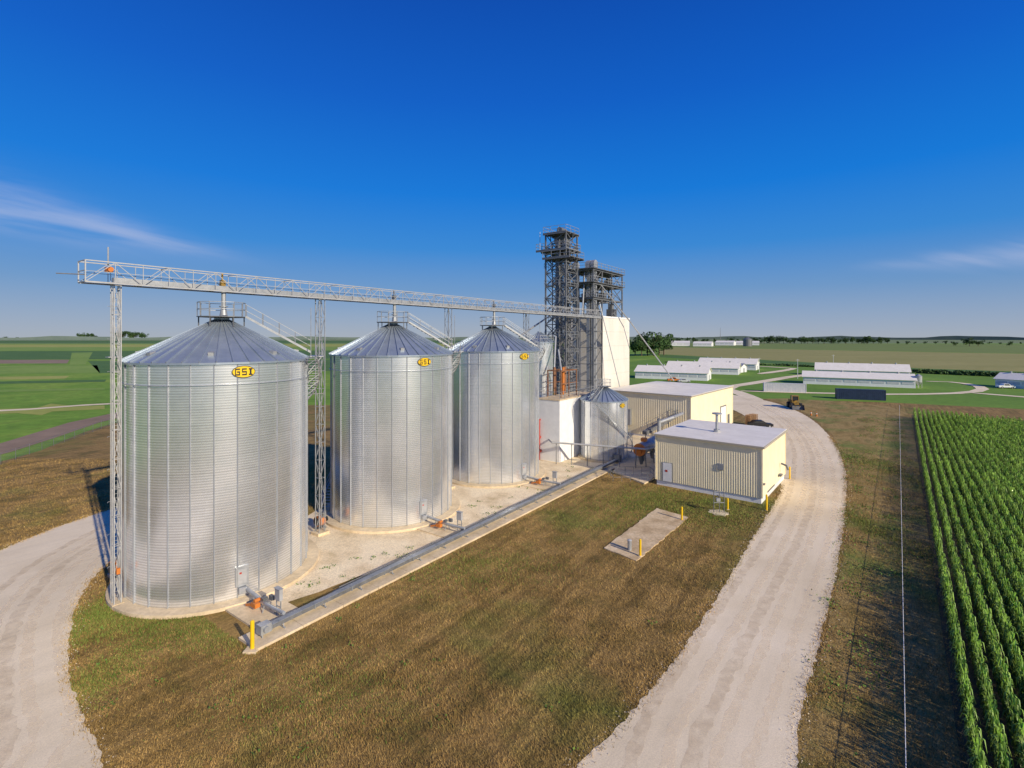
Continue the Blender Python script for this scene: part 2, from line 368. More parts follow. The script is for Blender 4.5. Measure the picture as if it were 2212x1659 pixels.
def make_bin(label,loc):
    R=6.4; ZE=17.0; ZP=20.15; t=thing('grain_bin',label,'grain bin',loc,0,'three large grain bins')
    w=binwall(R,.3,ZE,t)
    for k in range(28):
        mb=MB(); a=360*(k+.0)/28
        x=head(a,R+.04,0); mb.bar(x+Vector((0,0,.3)),x+Vector((0,0,ZE-.05)),.055,.07); mb.build('wall_stiffener',M['stiff'],t)
    binroof(R,ZE+.05,ZP,40,t)
    mb=MB(); n=56
    for z in (15.5,):
        for k in range(n): mb.bar(head(360*k/n,R+.14,z),head(360*(k+1)/n,R+.14,z),.05)
    mb.build('wind_ring',M['stiff'],t)
    logo(R,16.35,138,1.5,.86,t)
    def patch(mb,a,r,w,z0,z1,th):
        c=math.radians(a); n=Vector((math.sin(c),math.cos(c),0)); s=Vector((n.y,-n.x,0)); p=n*r
        vs=[p-s*w/2,p+s*w/2,p+s*w/2+n*th,p-s*w/2+n*th]
        mb.add([(q.x,q.y,z0) for q in vs]+[(q.x,q.y,z1) for q in vs],[(0,1,2,3),(7,6,5,4),(4,5,1,0),(5,6,2,1),(6,7,3,2),(7,4,0,3)])
    d=MB(); patch(d,139,R+.0,.85,1.1,2.5,.13); dd=d.build('access_door',M['steel'],t)
    d=MB(); patch(d,139,R+.13,.58,1.3,2.3,.05); d.build('door_panel',M['steelw'],dd)
    d=MB(); patch(d,140.0,R+.185,.14,2.0,2.12,.02); d.build('warning_sticker',M['red'],dd)
    d=MB(); patch(d,139,R+.02,.5,.65,1.05,.4); d.build('door_step',M['stiff'],t)
    for k in range(8):
        a=22+45*k; f=.86; rr=R*f; z=ZE+(ZP-ZE)*(1-f)*1.06
        mb=MB(); c=head(a,rr,z+.2); n=head(a,1)
        mb.bar(c-n*.2+Vector((0,0,.02)),c+n*.22-Vector((0,0,.06)),.36,.26); mb.build('roof_vent',M['steel'],t)
    mb=MB(); mb.tube((0,0,ZP+.28),(0,0,ZP+.34),1.75,12)
    for k in range(6): mb.bar(head(60*k,1.6,ZP-.5),head(60*k,1.6,ZP+.3),.07)
    pf=mb.build('peak_platform',M['steeld'],t)
    mb=MB(); ringrail(mb,1.7,ZP+.36,1.1,12,.05); mb.build('handrail',M['steel'],pf)
    sa=68
    mb=MB(); stairrun(mb,head(sa,1.75,ZP+.35),head(sa,R+.3,ZE+.55),.75); mb.build('roof_stair',M['steel'],t)
    mb=MB(); c=head(sa,R+.75,ZE+.2); n=head(sa,1); s=Vector((n.y,-n.x,0))
    mb.bar(c-s*1.3,c+s*1.3,1.1,.08)
    for q in (-1.3,0,1.3):
        p=c+s*q+n*.5; mb.bar(p,p+Vector((0,0,1.1)),.05)
    for hh in (.55,1.1): mb.bar(c-s*1.3+n*.5+Vector((0,0,hh)),c+s*1.3+n*.5+Vector((0,0,hh)),.05)
    for q in (-1.2,1.2): mb.bar(c+s*q+n*.4,head(sa,R+.05,ZE-1.2)+s*q,.06)
    mb.build('eave_landing',M['steel'],t)
    mb=MB(); N=72; a0=sa+16; a1=-105
    prev=None
    for k in range(N+1):
        q=k/N; a=a0+(a1-a0)*q; z=ZE+.1-(ZE-.4)*q
        i=head(a,R+.15,z); o=head(a,R+1.0,z)
        mb.bar(i,o,.25,.04)
        if k%3==0:
            mb.bar(o,o+Vector((0,0,1.05)),.045)
            mb.bar(o-Vector((0,0,.05)),head(a,R+.03,z-.8),.05)
        if prev:
            for hh in (.0,.55,1.05): mb.bar(prev+Vector((0,0,hh)),o+Vector((0,0,hh)),.05 if hh else .12)
            mb.bar(pi,i,.05,.14)
        prev=o; pi=i
    mb.build('spiral_stair',M['steel'],t)
    mb=MB(); mb.tube(head(sa+10,R+.4,ZE),head(sa+10,R+.4,ZE+4.3),.03,6); mb.build('lightning_rod',M['steel'],t)
    return t
g1=make_bin('largest looking, leftmost corrugated steel grain bin, beside the ladder tower',BINS[0])
dup(g1,BINS[1],0,'middle one of the three large corrugated steel grain bins')
dup(g1,BINS[2],0,'third large corrugated steel grain bin, nearest the elevator tower')

t=thing('small_grain_bin','small steel bin with zigzag stair beside the white concrete block','grain bin',L(8.6,53.3))
r=3.57; binwall(r,.28,9.1,t,.18,96,16,1.1)
for k in range(16):
    mb=MB(); x=head(22.5*k,r+.04); mb.bar(x+Vector((0,0,.28)),x+Vector((0,0,9.05)),.06,.06); mb.build('wall_stiffener',M['stiff'],t)
binroof(r,9.15,11.0,28,t,.4); logo(r,8.5,141,1.1,.66,t)
mb=MB(); mb.tube((0,0,11.1),(0,0,11.16),1.1,12); pf=mb.build('peak_platform',M['steeld'],t)
mb=MB(); ringrail(mb,1.05,11.18,1.05,10,.05); mb.build('handrail',M['steel'],pf)
mb=MB(); stairrun(mb,head(215,1.0,11.1),head(215,r+.4,9.6),.7); mb.build('roof_stair',M['steel'],t)
mb=MB(); prev=None
for k in range(37):
    q=k/36; a=215-130*q; z=9.3-8.6*q; i=head(a,r+.12,z); o=head(a,r+.8,z); mb.bar(i,o,.22,.03)
    if k%3==0: mb.bar(o,o+Vector((0,0,1.05)),.04)
    if prev:
        for hh in (0,.55,1.05): mb.bar(prev+Vector((0,0,hh)),o+Vector((0,0,hh)),.035 if hh else .10)
    prev=o
mb.build('spiral_stair',M['steel'],t)
t=thing('narrow_grain_bin','tall narrow steel bin behind the third large bin','grain bin',L(-2.6,52))
binwall(2.3,.1,18.0,t,.2,72,10,1.1); binroof(2.3,18.05,19.6,20,t,.3)
mb=MB(); ringrail(mb,2.35,18.1,1.0,12,.05); mb.build('handrail',M['steel'],t)

# ---------------------------------------------------------------- overhead conveyor bridge
y0,y1=-8.9,69.0; zb=22.5; hw=.72; ht=1.42
t=thing('conveyor_bridge','long steel truss walkway conveyor running above the bins to the tower','conveyor bridge',S1,RZ)
for s in (-1,1):
    mb=MB(); x=s*hw
    mb.bar((x,y0,zb),(x,y1,zb),.07,.10); mb.bar((x,y0,zb+ht),(x,y1,zb+ht),.06,.07); mb.bar((x,y0,zb+.72),(x,y1,zb+.72),.03)
    n=int((y1-y0)/1.6); st=(y1-y0)/n
    for k in range(n+1):
        y=y0+k*st; mb.bar((x,y,zb),(x,y,zb+ht),.038)
        if k<n:
            a=(zb,zb+ht) if k%2==0 else (zb+ht,zb); mb.bar((x,y,a[0]),(x,y+st,a[1]),.042)
    mb.build('side_truss',M['steelw'],t)
mb=MB(); n=48
for k in range(n+1):
    y=y0+(y1-y0)*k/n; mb.bar((-hw,y,zb),(hw,y,zb),.07)
    if k%3==0: mb.bar((-hw,y,zb+ht),(hw,y,zb+ht),.05)
mb.build('cross_beams',M['steel'],t)
mb=MB(); mb.box(-.62,-.02,y0+.1,y1,zb+.06,zb+.09); mb.build('walkway',M['steeld'],t)
mb=MB(); mb.box(.08,.52,y0+1.6,y1,zb+.08,zb+.42)
for k in range(25): yy=y0+2.2+k*3; mb.box(.05,.55,yy,yy+.06,zb+.07,zb+.45)
mb.build('conveyor_trough',M['steel'],t)
mb=MB(); mb.box(.05,.45,y0+1.2,y0+1.6,zb+.8,zb+1.1); mb.tube((.1,y0+1.4,zb+.95),(.62,y0+1.4,zb+.95),.17,14); mb.build('drive_motor',M['orange'],t)
mb=MB(); mb.tube((-.5,y0-1.2,zb+.5),(.2,y0+.2,zb+.5),.04,6); mb.build('light_arm',M['steeld'],t)
mb=MB(); mb.tube((-.6,y0+1.6,zb+ht),(-.6,y0+1.6,zb+ht+1.2),.05,6); mb.build('light_pole',M['steel'],t)
mb=MB()
for s in (-1,1): mb.bar((s*hw,y0,zb),(s*hw,y0,zb+ht),.07)
mb.bar((-hw,y0,zb+ht),(hw,y0,zb+ht),.06); mb.bar((-hw,y0,zb+.75),(hw,y0,zb+.75),.05); mb.build('end_rail',M['steelw'],t)
for i,nm in enumerate(('first','middle','third')):
    t=thing('fill_spout','steel fill spout dropping from the bridge onto the %s large bin'%nm,'spout',L(.3,17.9*i),RZ)
    mb=MB(); mb.tube((0,0,20.55),(0,0,21.3),.30,14,.17); mb.tube((0,0,21.3),(0,0,22.58),.17,14); mb.tube((0,0,21.25),(0,0,21.33),.32,14); mb.build('spout_tube',M['steel'],t)
    mb=MB(); mb.box(-.15,.17,-.25,.1,22.95,23.4); mb.tube((0,-.1,23.4),(0,-.1,24.0),.07,10); mb.build('gate_actuator',M['loady'] if i==0 else M['steeld'],t)
def lattice(mb,w,z0,z1,bay,leg,br,style='Z',d=None):
    d=d or w; c=[(-w/2,-d/2),(w/2,-d/2),(w/2,d/2),(-w/2,d/2)]
    for x,y in c: mb.bar((x,y,z0),(x,y,z1),leg)
    n=max(1,int(round((z1-z0)/bay))); h=(z1-z0)/n
    for k in range(n):
        a=z0+k*h; b=a+h
        for i in range(4):
            p=c[i];q=c[(i+1)%4]
            mb.bar((p[0],p[1],b),(q[0],q[1],b),br)
            if style=='X': mb.bar((p[0],p[1],a),(q[0],q[1],b),br); mb.bar((q[0],q[1],a),(p[0],p[1],b),br)
            else:
                if (k+i)%2: p,q=q,p
                mb.bar((p[0],p[1],a),(q[0],q[1],b),br)
for i,(yl,lab) in enumerate(((-7.0,'pale lattice bridge support tower with caged ladder left of the first bin'),(8.95,'lattice bridge support tower between first and middle bins'),(26.85,'lattice bridge support tower between middle and third bins'),(44.2,'lattice bridge support tower just past the third bin'))):
    loc=L(0,yl); t=thing('support_tower',lab,'tower',loc,RZ,'lattice towers carrying the conveyor bridge')
    fw=.35 if i==0 else .6
    mb=MB(); mb.prism([(-fw,-fw),(fw,-fw),(fw,fw),(-fw,fw)],.0,.33); mb.build('footing',M['conc'],t)
    mb=MB(); lattice(mb,.40 if i==0 else .6,.33,22.42,2.1 if i==0 else 1.7,.065,.028,'Z'); mb.build('frame',M['steelw'] if i==0 else M['steel'],t)
    if i==0:
        mb=MB()
        for s in (-.2,.2): mb.bar((-.5,s,.5),(-.5,s,23.6),.03)
        for k in range(76): mb.bar((-.5,-.2,.6+.3*k),(-.5,.2,.6+.3*k),.02)
        for k in range(9):
            z=2.6+k*2.3
            pts=[Vector((-.5-.28+.28*math.cos(a),.28*math.sin(a),z)) for a in np.linspace(-math.pi*.5,-math.pi*1.5,7)]
            for a,b in zip(pts,pts[1:]): mb.bar(a,b,.025,.025)
        mb.bar((-.98,0,2.6),(-.98,0,22.2),.018)
        mb.box(-.85,-.2,-.4,.4,17.4,17.45)
        mb.build('caged_ladder',M['steelw'],t)
        mb=MB(); mb.box(.22,.40,-.1,.1,2.4,2.8); mb.build('junction_box',M['orange'],t)

# ---------------------------------------------------------------- elevator towers
def rail(mb,x0,x1,y0,y1,z,h=1.1,w=.06,step=1.5):
    c=[Vector((x0,y0,z)),Vector((x1,y0,z)),Vector((x1,y1,z)),Vector((x0,y1,z))]
    for i in range(4):
        p=c[i];q=c[(i+1)%4]; n=max(1,int((q-p).length/step))
        for k in range(n): a=p.lerp(q,k/n); mb.bar(a,a+Vector((0,0,h)),w)
        for e in (.5,1): mb.bar(p+Vector((0,0,h*e)),q+Vector((0,0,h*e)),w)
t=thing('elevator_tower','tallest dark steel stair tower with railed platforms rising over the mill','tower',L(-3.5,61),RZ)
mb=MB(); lattice(mb,4.2,.1,37.6,2.34,.24,.11,'X'); lattice(mb,2.4,.1,36.0,2.34,.14,.08,'Z'); mb.build('frame',M['steeld'],t)
mb=MB()
for k in range(11):
    z=.3+3.1*k; s=1 if k%2 else -1
    mb.bar((-1.5*s,-.8*s,z),(1.5*s,-.8*s,z+3.1),.8,.12)
    for e in (-.4,.4):
        mb.bar((-1.5*s,-.8*s+e,z+1),(1.5*s,-.8*s+e,z+4.1),.06)
    mb.box(min(1.5*s,2.1*s),max(1.5*s,2.1*s),-1.4,1.4,z+3.0,z+3.1)
    rail(mb,-2.3,2.3,-2.3,2.3,z+3.0,1.05,.05,1.5)
mb.build('stairs',M['steel'],t)
for x,y in ((.6,1.0),(-.9,1.2),(.1,-1.5)):
    mb=MB(); mb.box(x-.35,x+.35,y-.28,y+.28,.1,36.5); mb.build('elevator_leg_casing',M['steeld'],t)
for (x0,x1,ya,yb,z) in ((-3.8,2.5,-2.8,2.8,34.6),(-2.3,3.3,-3.0,2.6,33.1),(-2.4,2.4,-2.6,2.4,37.6)):
    mb=MB(); mb.box(x0,x1,ya,yb,z,z+.14)
    for y in np.linspace(ya+.1,yb-.1,4): mb.bar((x0,y,z-.12),(x1,y,z-.12),.16,.24)
    mb.bar((x0,0,z-.1),(-2.1,0,z-2.2),.12); mb.bar((x1,0,z-.1),(2.1,0,z-2.2),.12)
    pf=mb.build('platform',M['steeld'],t); mb=MB(); rail(mb,x0+.05,x1-.05,ya+.05,yb-.05,z+.14,1.1,.055); mb.build('handrail',M['steel'],pf)
mb=MB(); mb.box(-1.2,.9,-.6,1.6,36.0,37.3); mb.tube((0,-.8,38.4),(0,1.2,38.4),.55,14); mb.build('elevator_head',M['steeld'],t)
mb=MB(); mb.tube((-3.4,-2.0,34.6),(-3.4,-2.0,38.2),.05,6); mb.build('lightning_rod',M['steel'],t)

t=thing('mill_tower','tall windowless off white concrete mill tower behind the steel platforms','building',L(-6.4,83.0),RZ)
mb=MB(); mb.box(-4,4,-7.1,7.1,0,22.9); mb.build('wall',M['precast'],t)
mb=MB()
for z in range(2,23,3): mb.box(-4.012,4.012,-7.112,7.112,z+.0,z+.03)
mb.build('panel_joints',M['creamd'],t)
mb=MB()
for (a,b,c,d) in ((-4.1,4.1,-7.2,-6.9),(-4.1,4.1,6.9,7.2),(-4.1,-3.8,-6.9,6.9),(3.8,4.1,-6.9,6.9)): mb.box(a,b,c,d,22.9,23.25)
mb.build('parapet',M['white'],t)
t=thing('headhouse_frame','steel headhouse of railed decks and elevator heads on top of the white mill tower','tower',L(-5.4,78.5),RZ)
mb=MB()
for x in (-3.4,0,3.2):
    for y,zl in ((-7.2,.1),(-3.2,.1),(1.5,23.26),(7.0,23.26)):
        mb.bar((x,y,zl),(x,y,32.6),.24)
for z in (26.6,29.6,32.4):
    for x in (-3.4,0,3.2): mb.bar((x,-7.2,z),(x,7.0,z),.2,.3)
    for y in (-7.2,-3.2,1.5,7.0): mb.bar((-3.4,y,z),(3.2,y,z),.2,.3)
for x in (-3.4,3.2):
    for ya,yb in ((-7.2,-3.2),(1.5,7)): 
        for z in (23.5,26.6,29.6): mb.bar((x,ya,z),(x,yb,z+3),.11); mb.bar((x,yb,z),(x,ya,z+3),.11)
for k in range(7):
    z=.3+3.3*k
    for x in (-3.4,3.2): mb.bar((x,-7.2,z),(x,-3.2,z+3.3),.1); mb.bar((x,-7.2,z+3.3),(x,-3.2,z+3.3),.12)
    mb.bar((-3.4,-7.2,z+3.3),(3.2,-7.2,z+3.3),.12)
for y in (-7.2,7.0):
    mb.bar((-3.4,y,26.6),(0,y,29.6),.11); mb.bar((3.2,y,26.6),(0,y,29.6),.11)
mb.build('frame',M['steeld'],t)
for (a,b,c,d,z) in ((-4.0,3.7,-7.9,7.5,32.55),(-4.0,3.7,-8.0,7.5,29.8),(-3.6,3.6,-7.5,2,26.8)):
    mb=MB(); mb.box(a,b,c,d,z,z+.12); pf=mb.build('deck',M['steeld'],t)
    mb=MB(); rail(mb,a+.05,b-.05,c+.05,d-.05,z+.12,1.1,.07,1.6); mb.build('handrail',M['steel'],pf)
for x,y in ((1.5,-5.6),(2.6,-5.6),(-1.6,-5.4)):
    mb=MB(); mb.box(x-.35,x+.35,y-.5,y-.1,.1,33.2); mb.box(x-.35,x+.35,y+.15,y+.55,.1,33.2); mb.build('elevator_leg_casing',M['steel'],t)
    mb=MB(); mb.tube((x-.42,y,33.6),(x+.42,y,33.6),.85,18); mb.box(x-.4,x+.4,y-.8,y+.8,32.8,33.6); mb.build('elevator_head',M['steel'],t)
for x,y,z,s in ((-2,2,29.95,1.2),(1.5,3.5,29.95,1.4),(-1.5,-1.5,26.95,1.2),(1.6,5,23.3,1.7),(-1.8,4,23.3,1.5),(-2,0,32.7,.8),(.2,-1,23.3,1.6),(.2,6,29.95,1.3),(1.8,0,26.95,1.3)):
    mb=MB(); mb.box(x-s/2,x+s/2,y-s/2,y+s/2,z,z+s); mb.tube((x,y,z+s),(x,y,z+s*1.7),s*.3,10)
    mb.build('distributor_box',M['steeld'],t)
mb=MB(); mb.path([(2.9,-6.2,31),(4.9,8,22),(11.3,17.5,8.9)],.14); mb.build('spout_pipe',M['steel'],t)
mb=MB(); mb.path([(1.0,-6.6,32),(1.5,-8.6,23)],.16); mb.build('spout_pipe',M['steel'],t)
mb=MB(); mb.path([(3.0,-4,26),(6.6,-2,8.7)],.1); mb.build('spout_pipe',M['steel'],t)
mb=MB(); mb.path([(-1.6,-6.4,32),(-3.2,-12,23.5),(-3.0,-24,19.0)],.16); mb.build('spout_pipe',M['steel'],t)

t=thing('loadout_block','low white flat roofed concrete block between third bin and small bin','building',L(2.9,52),RZ)
mb=MB(); mb.box(-1.9,1.9,-6,6.2,0,9.3); mb.build('wall',M['white'],t)
mb=MB(); mb.box(-1.98,1.98,-6.08,6.28,9.3,9.48); mb.build('roof',M['conc'],t)
mb=MB(); rail(mb,-1.85,1.85,-5.9,6.1,9.48,1.1,.05,1.4); mb.build('handrail',M['steel'],t)
t=thing('duct_rack','rust brown ducts and pipe frame standing on the white block roof','pipework',L(2.4,51,9.48),RZ)
mb=MB(); 
for x in (-1.2,1.2):
    for y in (-2.5,0,2.5): mb.bar((x,y,0),(x,y,4.2),.14)
    mb.bar((x,-2.5,4.1),(x,2.5,4.1),.14); mb.bar((x,-2.5,2.1),(x,2.5,2.1),.1)
for y in (-2.5,0,2.5): mb.bar((-1.2,y,4.1),(1.2,y,4.1),.14)
mb.build('frame',M['brownsteel'],t)
for j,(x,y) in enumerate(((-.6,-1.5),(.5,-.6),(-.3,1.4))):
    mb=MB(); mb.tube((x,y,1.6),(x,y,4.6),.22,14); mb.tube((x,y,.2),(x,y,1.6),.1,14,.22); mb.build('hopper_duct',M['orange'] if j==1 else M['brownsteel'],t)
mb=MB(); mb.path([(1.2,-2.4,4.2),(.2,-1.6,7.4)],.14); mb.build('riser_pipe',M['steel'],t)
mb=MB(); mb.path([(-.9,-1.0,4.4),(-2.4,2,9.5)],.14); mb.build('riser_pipe',M['steel'],t)
t=thing('red_standpipe','red vertical pipe with valve on the front of the white block','pipe',L(1.4,45.7),RZ)
mb=MB(); mb.path([(0,0,.1),(0,0,6.2),(0,.28,6.2)],.13); mb.tube((-.3,0,1.5),(.3,0,1.5),.24,12); mb.tube((0,0,3.4),(0,0,3.7),.26,12); mb.build('pipe',M['red'],t)

# ---------------------------------------------------------------- cream buildings
def ribwall(mb,p,q,z0,z1,out,pitch=.3,dep=.035):
    p=Vector(p);q=Vector(q);d=(q-p);Ln=d.length;d.normalize();out=Vector(out); n=int(Ln/pitch); pitch=Ln/n
    pr=[]
    for k in range(n):
        for u,o in ((0,0),(.62,0),(.7,1),(.92,1)): pr.append((k*pitch+u*pitch,o*dep))
    pr.append((Ln,0))
    vs=[]
    for u,o in pr:
        a=p+d*u+out*o; vs+=[(a.x,a.y,z0),(a.x,a.y,z1)]
    mb.add(vs,[(2*i,2*i+2,2*i+3,2*i+1) for i in range(len(pr)-1)])
def shed(name,label,corner,rz,lx,ly,h,drop=.35,pitch=.3,base=.5,dep=.035):
    t=thing(name,label,'building',corner,rz)
    mb=MB(); mb.box(-lx+.03,-.03,.03,ly-.03,0,base); mb.build('foundation',M['white'],t)
    mb=MB(); e=.06
    ribwall(mb,(-lx-e,-e,0),(e,-e,0),base-.05,h-.02,(0,-1,0),pitch,dep); ribwall(mb,(e,-e,0),(e,ly+e,0),base-.05,h-.02,(1,0,0),pitch,.015)
    ribwall(mb,(e,ly+e,0),(-lx-e,ly+e,0),base-.05,h-.02,(0,1,0),pitch); ribwall(mb,(-lx-e,ly+e,0),(-lx-e,-e,0),base-.05,h-.02,(-1,0,0),pitch)
    mb.build('wall',M['cream'],t)
    mb=MB(); o=.25; zt=h+.22
    mb.add([(-lx-o,-o,h),(o,-o,h),(o,ly+o,h),(-lx-o,ly+o,h),(-lx-o,-o,zt),(o,-o,zt),(o,ly+o,zt+drop),(-lx-o,ly+o,zt+drop)],[(3,2,1,0),(4,5,6,7),(0,1,5,4),(1,2,6,5),(2,3,7,6),(3,0,4,7)])
    mb.build('roof',M['whiteroof'],t)
    mb=MB(); mb.bar((-lx-o,-o-.06,h+.1),(o+.1,-o-.06,h+.1),.1,.18); mb.bar((o+.06,-o,h+.08),(o+.06,ly+o,h+.08+drop*.5),.1,.14+drop); mb.build('fascia',M['creamd'],t)
    mb=MB()
    for x,y in ((e+.03,-e-.03),(-lx-e,-e-.03),(e+.03,ly+e)): mb.bar((x,y,base),(x,y,h),.14)
    mb.build('corner_trim',M['cream'],t)
    return t
B1C=W(1645,1090); th1=math.radians(38.5)
t=shed('utility_building','smaller cream ribbed metal building with pale flat roof, nearest the gravel road',B1C,-th1,12.3,12.8,6.35,.12,.26,.75,.024)
mb=MB(); mb.box(-11.4,-10.3,-.14,-.1,.72,3.0); d=mb.build('door',M['white'],t)
mb=MB(); mb.box(-11.5,-10.2,-.12,-.095,.7,3.1); mb.build('door_frame',M['steel'],d)
mb=MB(); mb.box(-11.1,-10.8,-.16,-.145,1.9,2.15); mb.build('sign',M['red'],d)
mb=MB(); mb.box(-4.75,-4.05,-.16,-.1,3.2,3.95)
for k in range(5): mb.bar((-4.75,-.18,3.27+.15*k),(-4.05,-.18,3.27+.15*k),.04,.06)
mb.build('louver_vent',M['steel'],t)
mb=MB(); mb.tube((-6.5,5.6,6.6),(-6.5,5.6,8.9),.18,14); mb.tube((-6.5,5.6,8.9),(-6.5,5.6,9.05),.6,16); mb.tube((-6.5,5.6,6.6),(-6.5,5.6,6.95),.4,14); mb.build('exhaust_stack',M['steel'],t)
mb=MB(); mb.box(.12,.45,8.3,9.3,1.4,1.6); mb.build('wall_box',M['steeld'],t)
mb=MB(); mb.box(.1,.14,2.5,6.2,.77,.9); mb.build('wall_vent',M['steeld'],t)
mb=MB(); mb.path([(.2,9.6,2.8),(.8,9.6,2.6),(1.0,9.6,2.1)],.12); mb.build('wall_pipe',M['steeld'],t)
mb=MB(); mb.box(.1,.3,-.0,.5,2.2,2.35); mb.build('wall_lamp',M['steeld'],t)
t=shed('mill_warehouse','larger cream metal warehouse with white roof adjoining the white mill tower',Vector((31.8,90,0)),math.radians(-40),17.0,24.0,8.2,.05,.42,.5,.03)
mb=MB(); mb.box(.1,.16,16.2,19.4,.5,4.6); mb.build('overhead_door',M['white'],t)
mb=MB(); mb.box(.1,.15,15.95,16.18,.5,4.65); mb.box(.1,.15,19.42,19.65,.5,4.65); mb.box(.1,.15,15.95,19.65,4.65,4.85); mb.build('door_frame',M['steeld'],t)
mb=MB(); mb.box(.1,.16,20.6,21.8,.5,2.7); mb.build('door',M['steeld'],t)
mb=MB(); mb.box(-12,-11.4,-.5,-.1,2,5); mb.build('wall_box',M['steel'],t)
mb=MB(); mb.tube((-14,-.3,.5),(-14,-.3,8),.12,8); mb.build('wall_pipe',M['steel'],t)

# ---------------------------------------------------------------- ground conveyor and unloaders
t=thing('ground_conveyor','long low steel conveyor on short legs along the concrete strip before the bins','conveyor',L(11.95,0),RZ)
mb=MB(); mb.box(-.19,.19,-2.6,50.5,.46,.72); mb.build('trough',M['steeld'],t)
mb=MB(); mb.box(-.22,.22,-2.6,50.5,.72,.745)
for k in range(18): mb.box(-.25,.25,-2.6+3*k,-2.54+3*k,.44,.765)
mb.build('cover',M['convc'],t)
for k in range(18):
    mb=MB(); y=-1.8+3*k
    for s in (-.26,.26): mb.bar((s,y,.22),(s*.7,y,.46),.05)
    mb.bar((-.4,y,.25),(.4,y,.25),.1,.05); mb.build('leg',M['steel'],t)
mb=MB(); mb.box(-.95,-.45,2.6,47,.23,.40); mb.build('side_trough_shade',M['steeld'],t)  # solid dark box; the shadow inside the trough is put into its colour
mb=MB(); mb.tube((-.7,3,.6),(-.7,47,.6),.04,8); mb.build('side_pipe',M['steeld'],t)
mb=MB(); mb.box(-.28,.28,-3.3,-2.62,.4,.95); mb.tube((-.4,-3.0,.7),(.45,-3.0,.7),.18,14); mb.bar((-.24,-3.2,.22),(-.24,-3.2,.4),.07); mb.bar((.24,-3.2,.22),(.24,-3.2,.4),.07); mb.build('tail_section',M['steel'],t)
mb=MB(); mb.box(-.4,.4,50.5,51.4,.3,1.3); mb.build('head_section',M['steeld'],t)
labs=['first large bin','middle large bin','third large bin']
pr=None
for i in range(3):
    loc=L(0,17.9*i-1.4)
    lab='orange and grey unloading auger at the foot of the %s'%labs[i]
    if pr is None:
        t=thing('unload_auger',lab,'auger',loc,RZ,'bin unloading augers'); pr=t
        mb=MB(); mb.tube((6.3,.1,.9),(9.6,-.1,.78),.13,14); mb.tube((9.6,-.1,.78),(11.7,-.1,.85),.12,12); mb.build('auger_tube',M['steel'],t)
        mb=MB(); mb.box(8.4,8.95,-.56,-.2,.45,.75); mb.bar((7.7,-.5,.35),(8.4,-.45,.55),.16,.14); mb.build('guard',M['orange'],t)
        mb=MB(); mb.tube((8.9,-.6,.98),(8.9,-.2,.98),.12,14); mb.build('motor',M['orange'],t)
        mb=MB(); mb.box(9.4,9.8,.15,.35,.95,1.25); mb.box(9.1,9.4,-.25,.1,.98,1.15); mb.build('drive_cover',M['steeld'],t)
        mb=MB()
        for x in (8.0,9.4): 
            for s in (-.3,.3): mb.bar((x,s,.2),(x,s*.5,.78),.06)
        mb.build('stand',M['steel'],t)
        t=thing('control_box','grey control box on posts beside the conveyor at the %s'%labs[i],'control box',L(10.55,17.9*i-1.2,.2),RZ,'conveyor control boxes'); pc=t
        mb=MB(); mb.bar((-.25,0,0),(-.25,0,1.3),.06); mb.bar((.25,0,0),(.25,0,1.3),.06); mb.bar((-.25,.0,.6),(.25,0,.6),.05); mb.build('post',M['steel'],t)
        mb=MB(); mb.box(-.29,.29,-.12,.12,1.05,1.8); mb.build('cabinet',M['steelw'],t)
        mb=MB(); mb.box(-.34,.34,-.17,.15,1.81,1.84); mb.build('rain_hood',M['steel'],t)
    else:
        dup(pr,loc,None,lab); dup(pc,L(10.55,17.9*i-.9,.2),None,'grey control box on posts beside the conveyor at the %s'%labs[i])
for i,lab in enumerate(('orange aeration fan between the first and middle bins','orange aeration fan beside the ladder tower left of the first bin')):
    t=thing('aeration_fan',lab,'fan',L(-1.2,9.7,.1) if i==0 else L(-4.9,-5.6,.28),RZ)
    mb=MB(); mb.tube((0,-.35,.75),(0,.35,.75),.5,18); mb.build('fan_housing',M['orange'],t)
    mb=MB(); mb.tube((0,-.4,.75),(0,-.35,.75),.4,18); mb.tube((0,.35,.75),(0,.8,.75),.24,14); mb.build('intake_grille',M['black'],t)
    mb=MB(); mb.box(-.5,.5,-.4,.4,0,.22); mb.build('base_frame',M['steeld'],t)
    mb=MB(); mb.box(.2,.55,.0,.35,1.15,1.7); mb.build('starter_box',M['steeld'],t)

t=thing('rotary_screener','horizontal grey drum machine with orange round end on a steel stand','machine',W(1382,1012),-TH)
mb=MB(); mb.tube((0,0,2.7),(0,7.5,2.9),.85,22); mb.build('drum',M['steel'],t,True)
mb=MB(); mb.tube((0,-.28,2.7),(0,-.02,2.7),.9,22); mb.box(-.4,.4,-.5,-.28,2.3,3.1); mb.build('end_cover',M['orange'],t)
mb=MB()
for y in (.4,3.6,7):
    for s in (-.8,.8): mb.bar((s,y,.2),(s*.8,y,2.3),.12)
    mb.bar((-.8,y,1.5),(.8,y,1.5),.1)
mb.build('stand',M['steeld'],t)
mb=MB(); mb.box(-.4,.3,1.4,2.2,3.6,4.1); mb.build('motor',M['orange'],t)
mb=MB(); mb.tube((0,.6,1.85),(0,.6,.5),.5,12,.2); mb.build('hopper',M['steeld'],t)
mb=MB(); mb.tube((0,5,1.85),(0,5,.5),.5,12,.2); mb.build('hopper',M['steeld'],t)
t=thing('inclined_conveyor','dark enclosed inclined conveyor rising behind the cream utility building','conveyor',W(1385,975),-TH)
ia=Vector((.2,1,2.9)); ib=Vector((2.6,15,5.2))
mb=MB(); mb.bar(ia,ib,.8,.6); mb.build('housing',M['steeld'],t)
mb=MB()
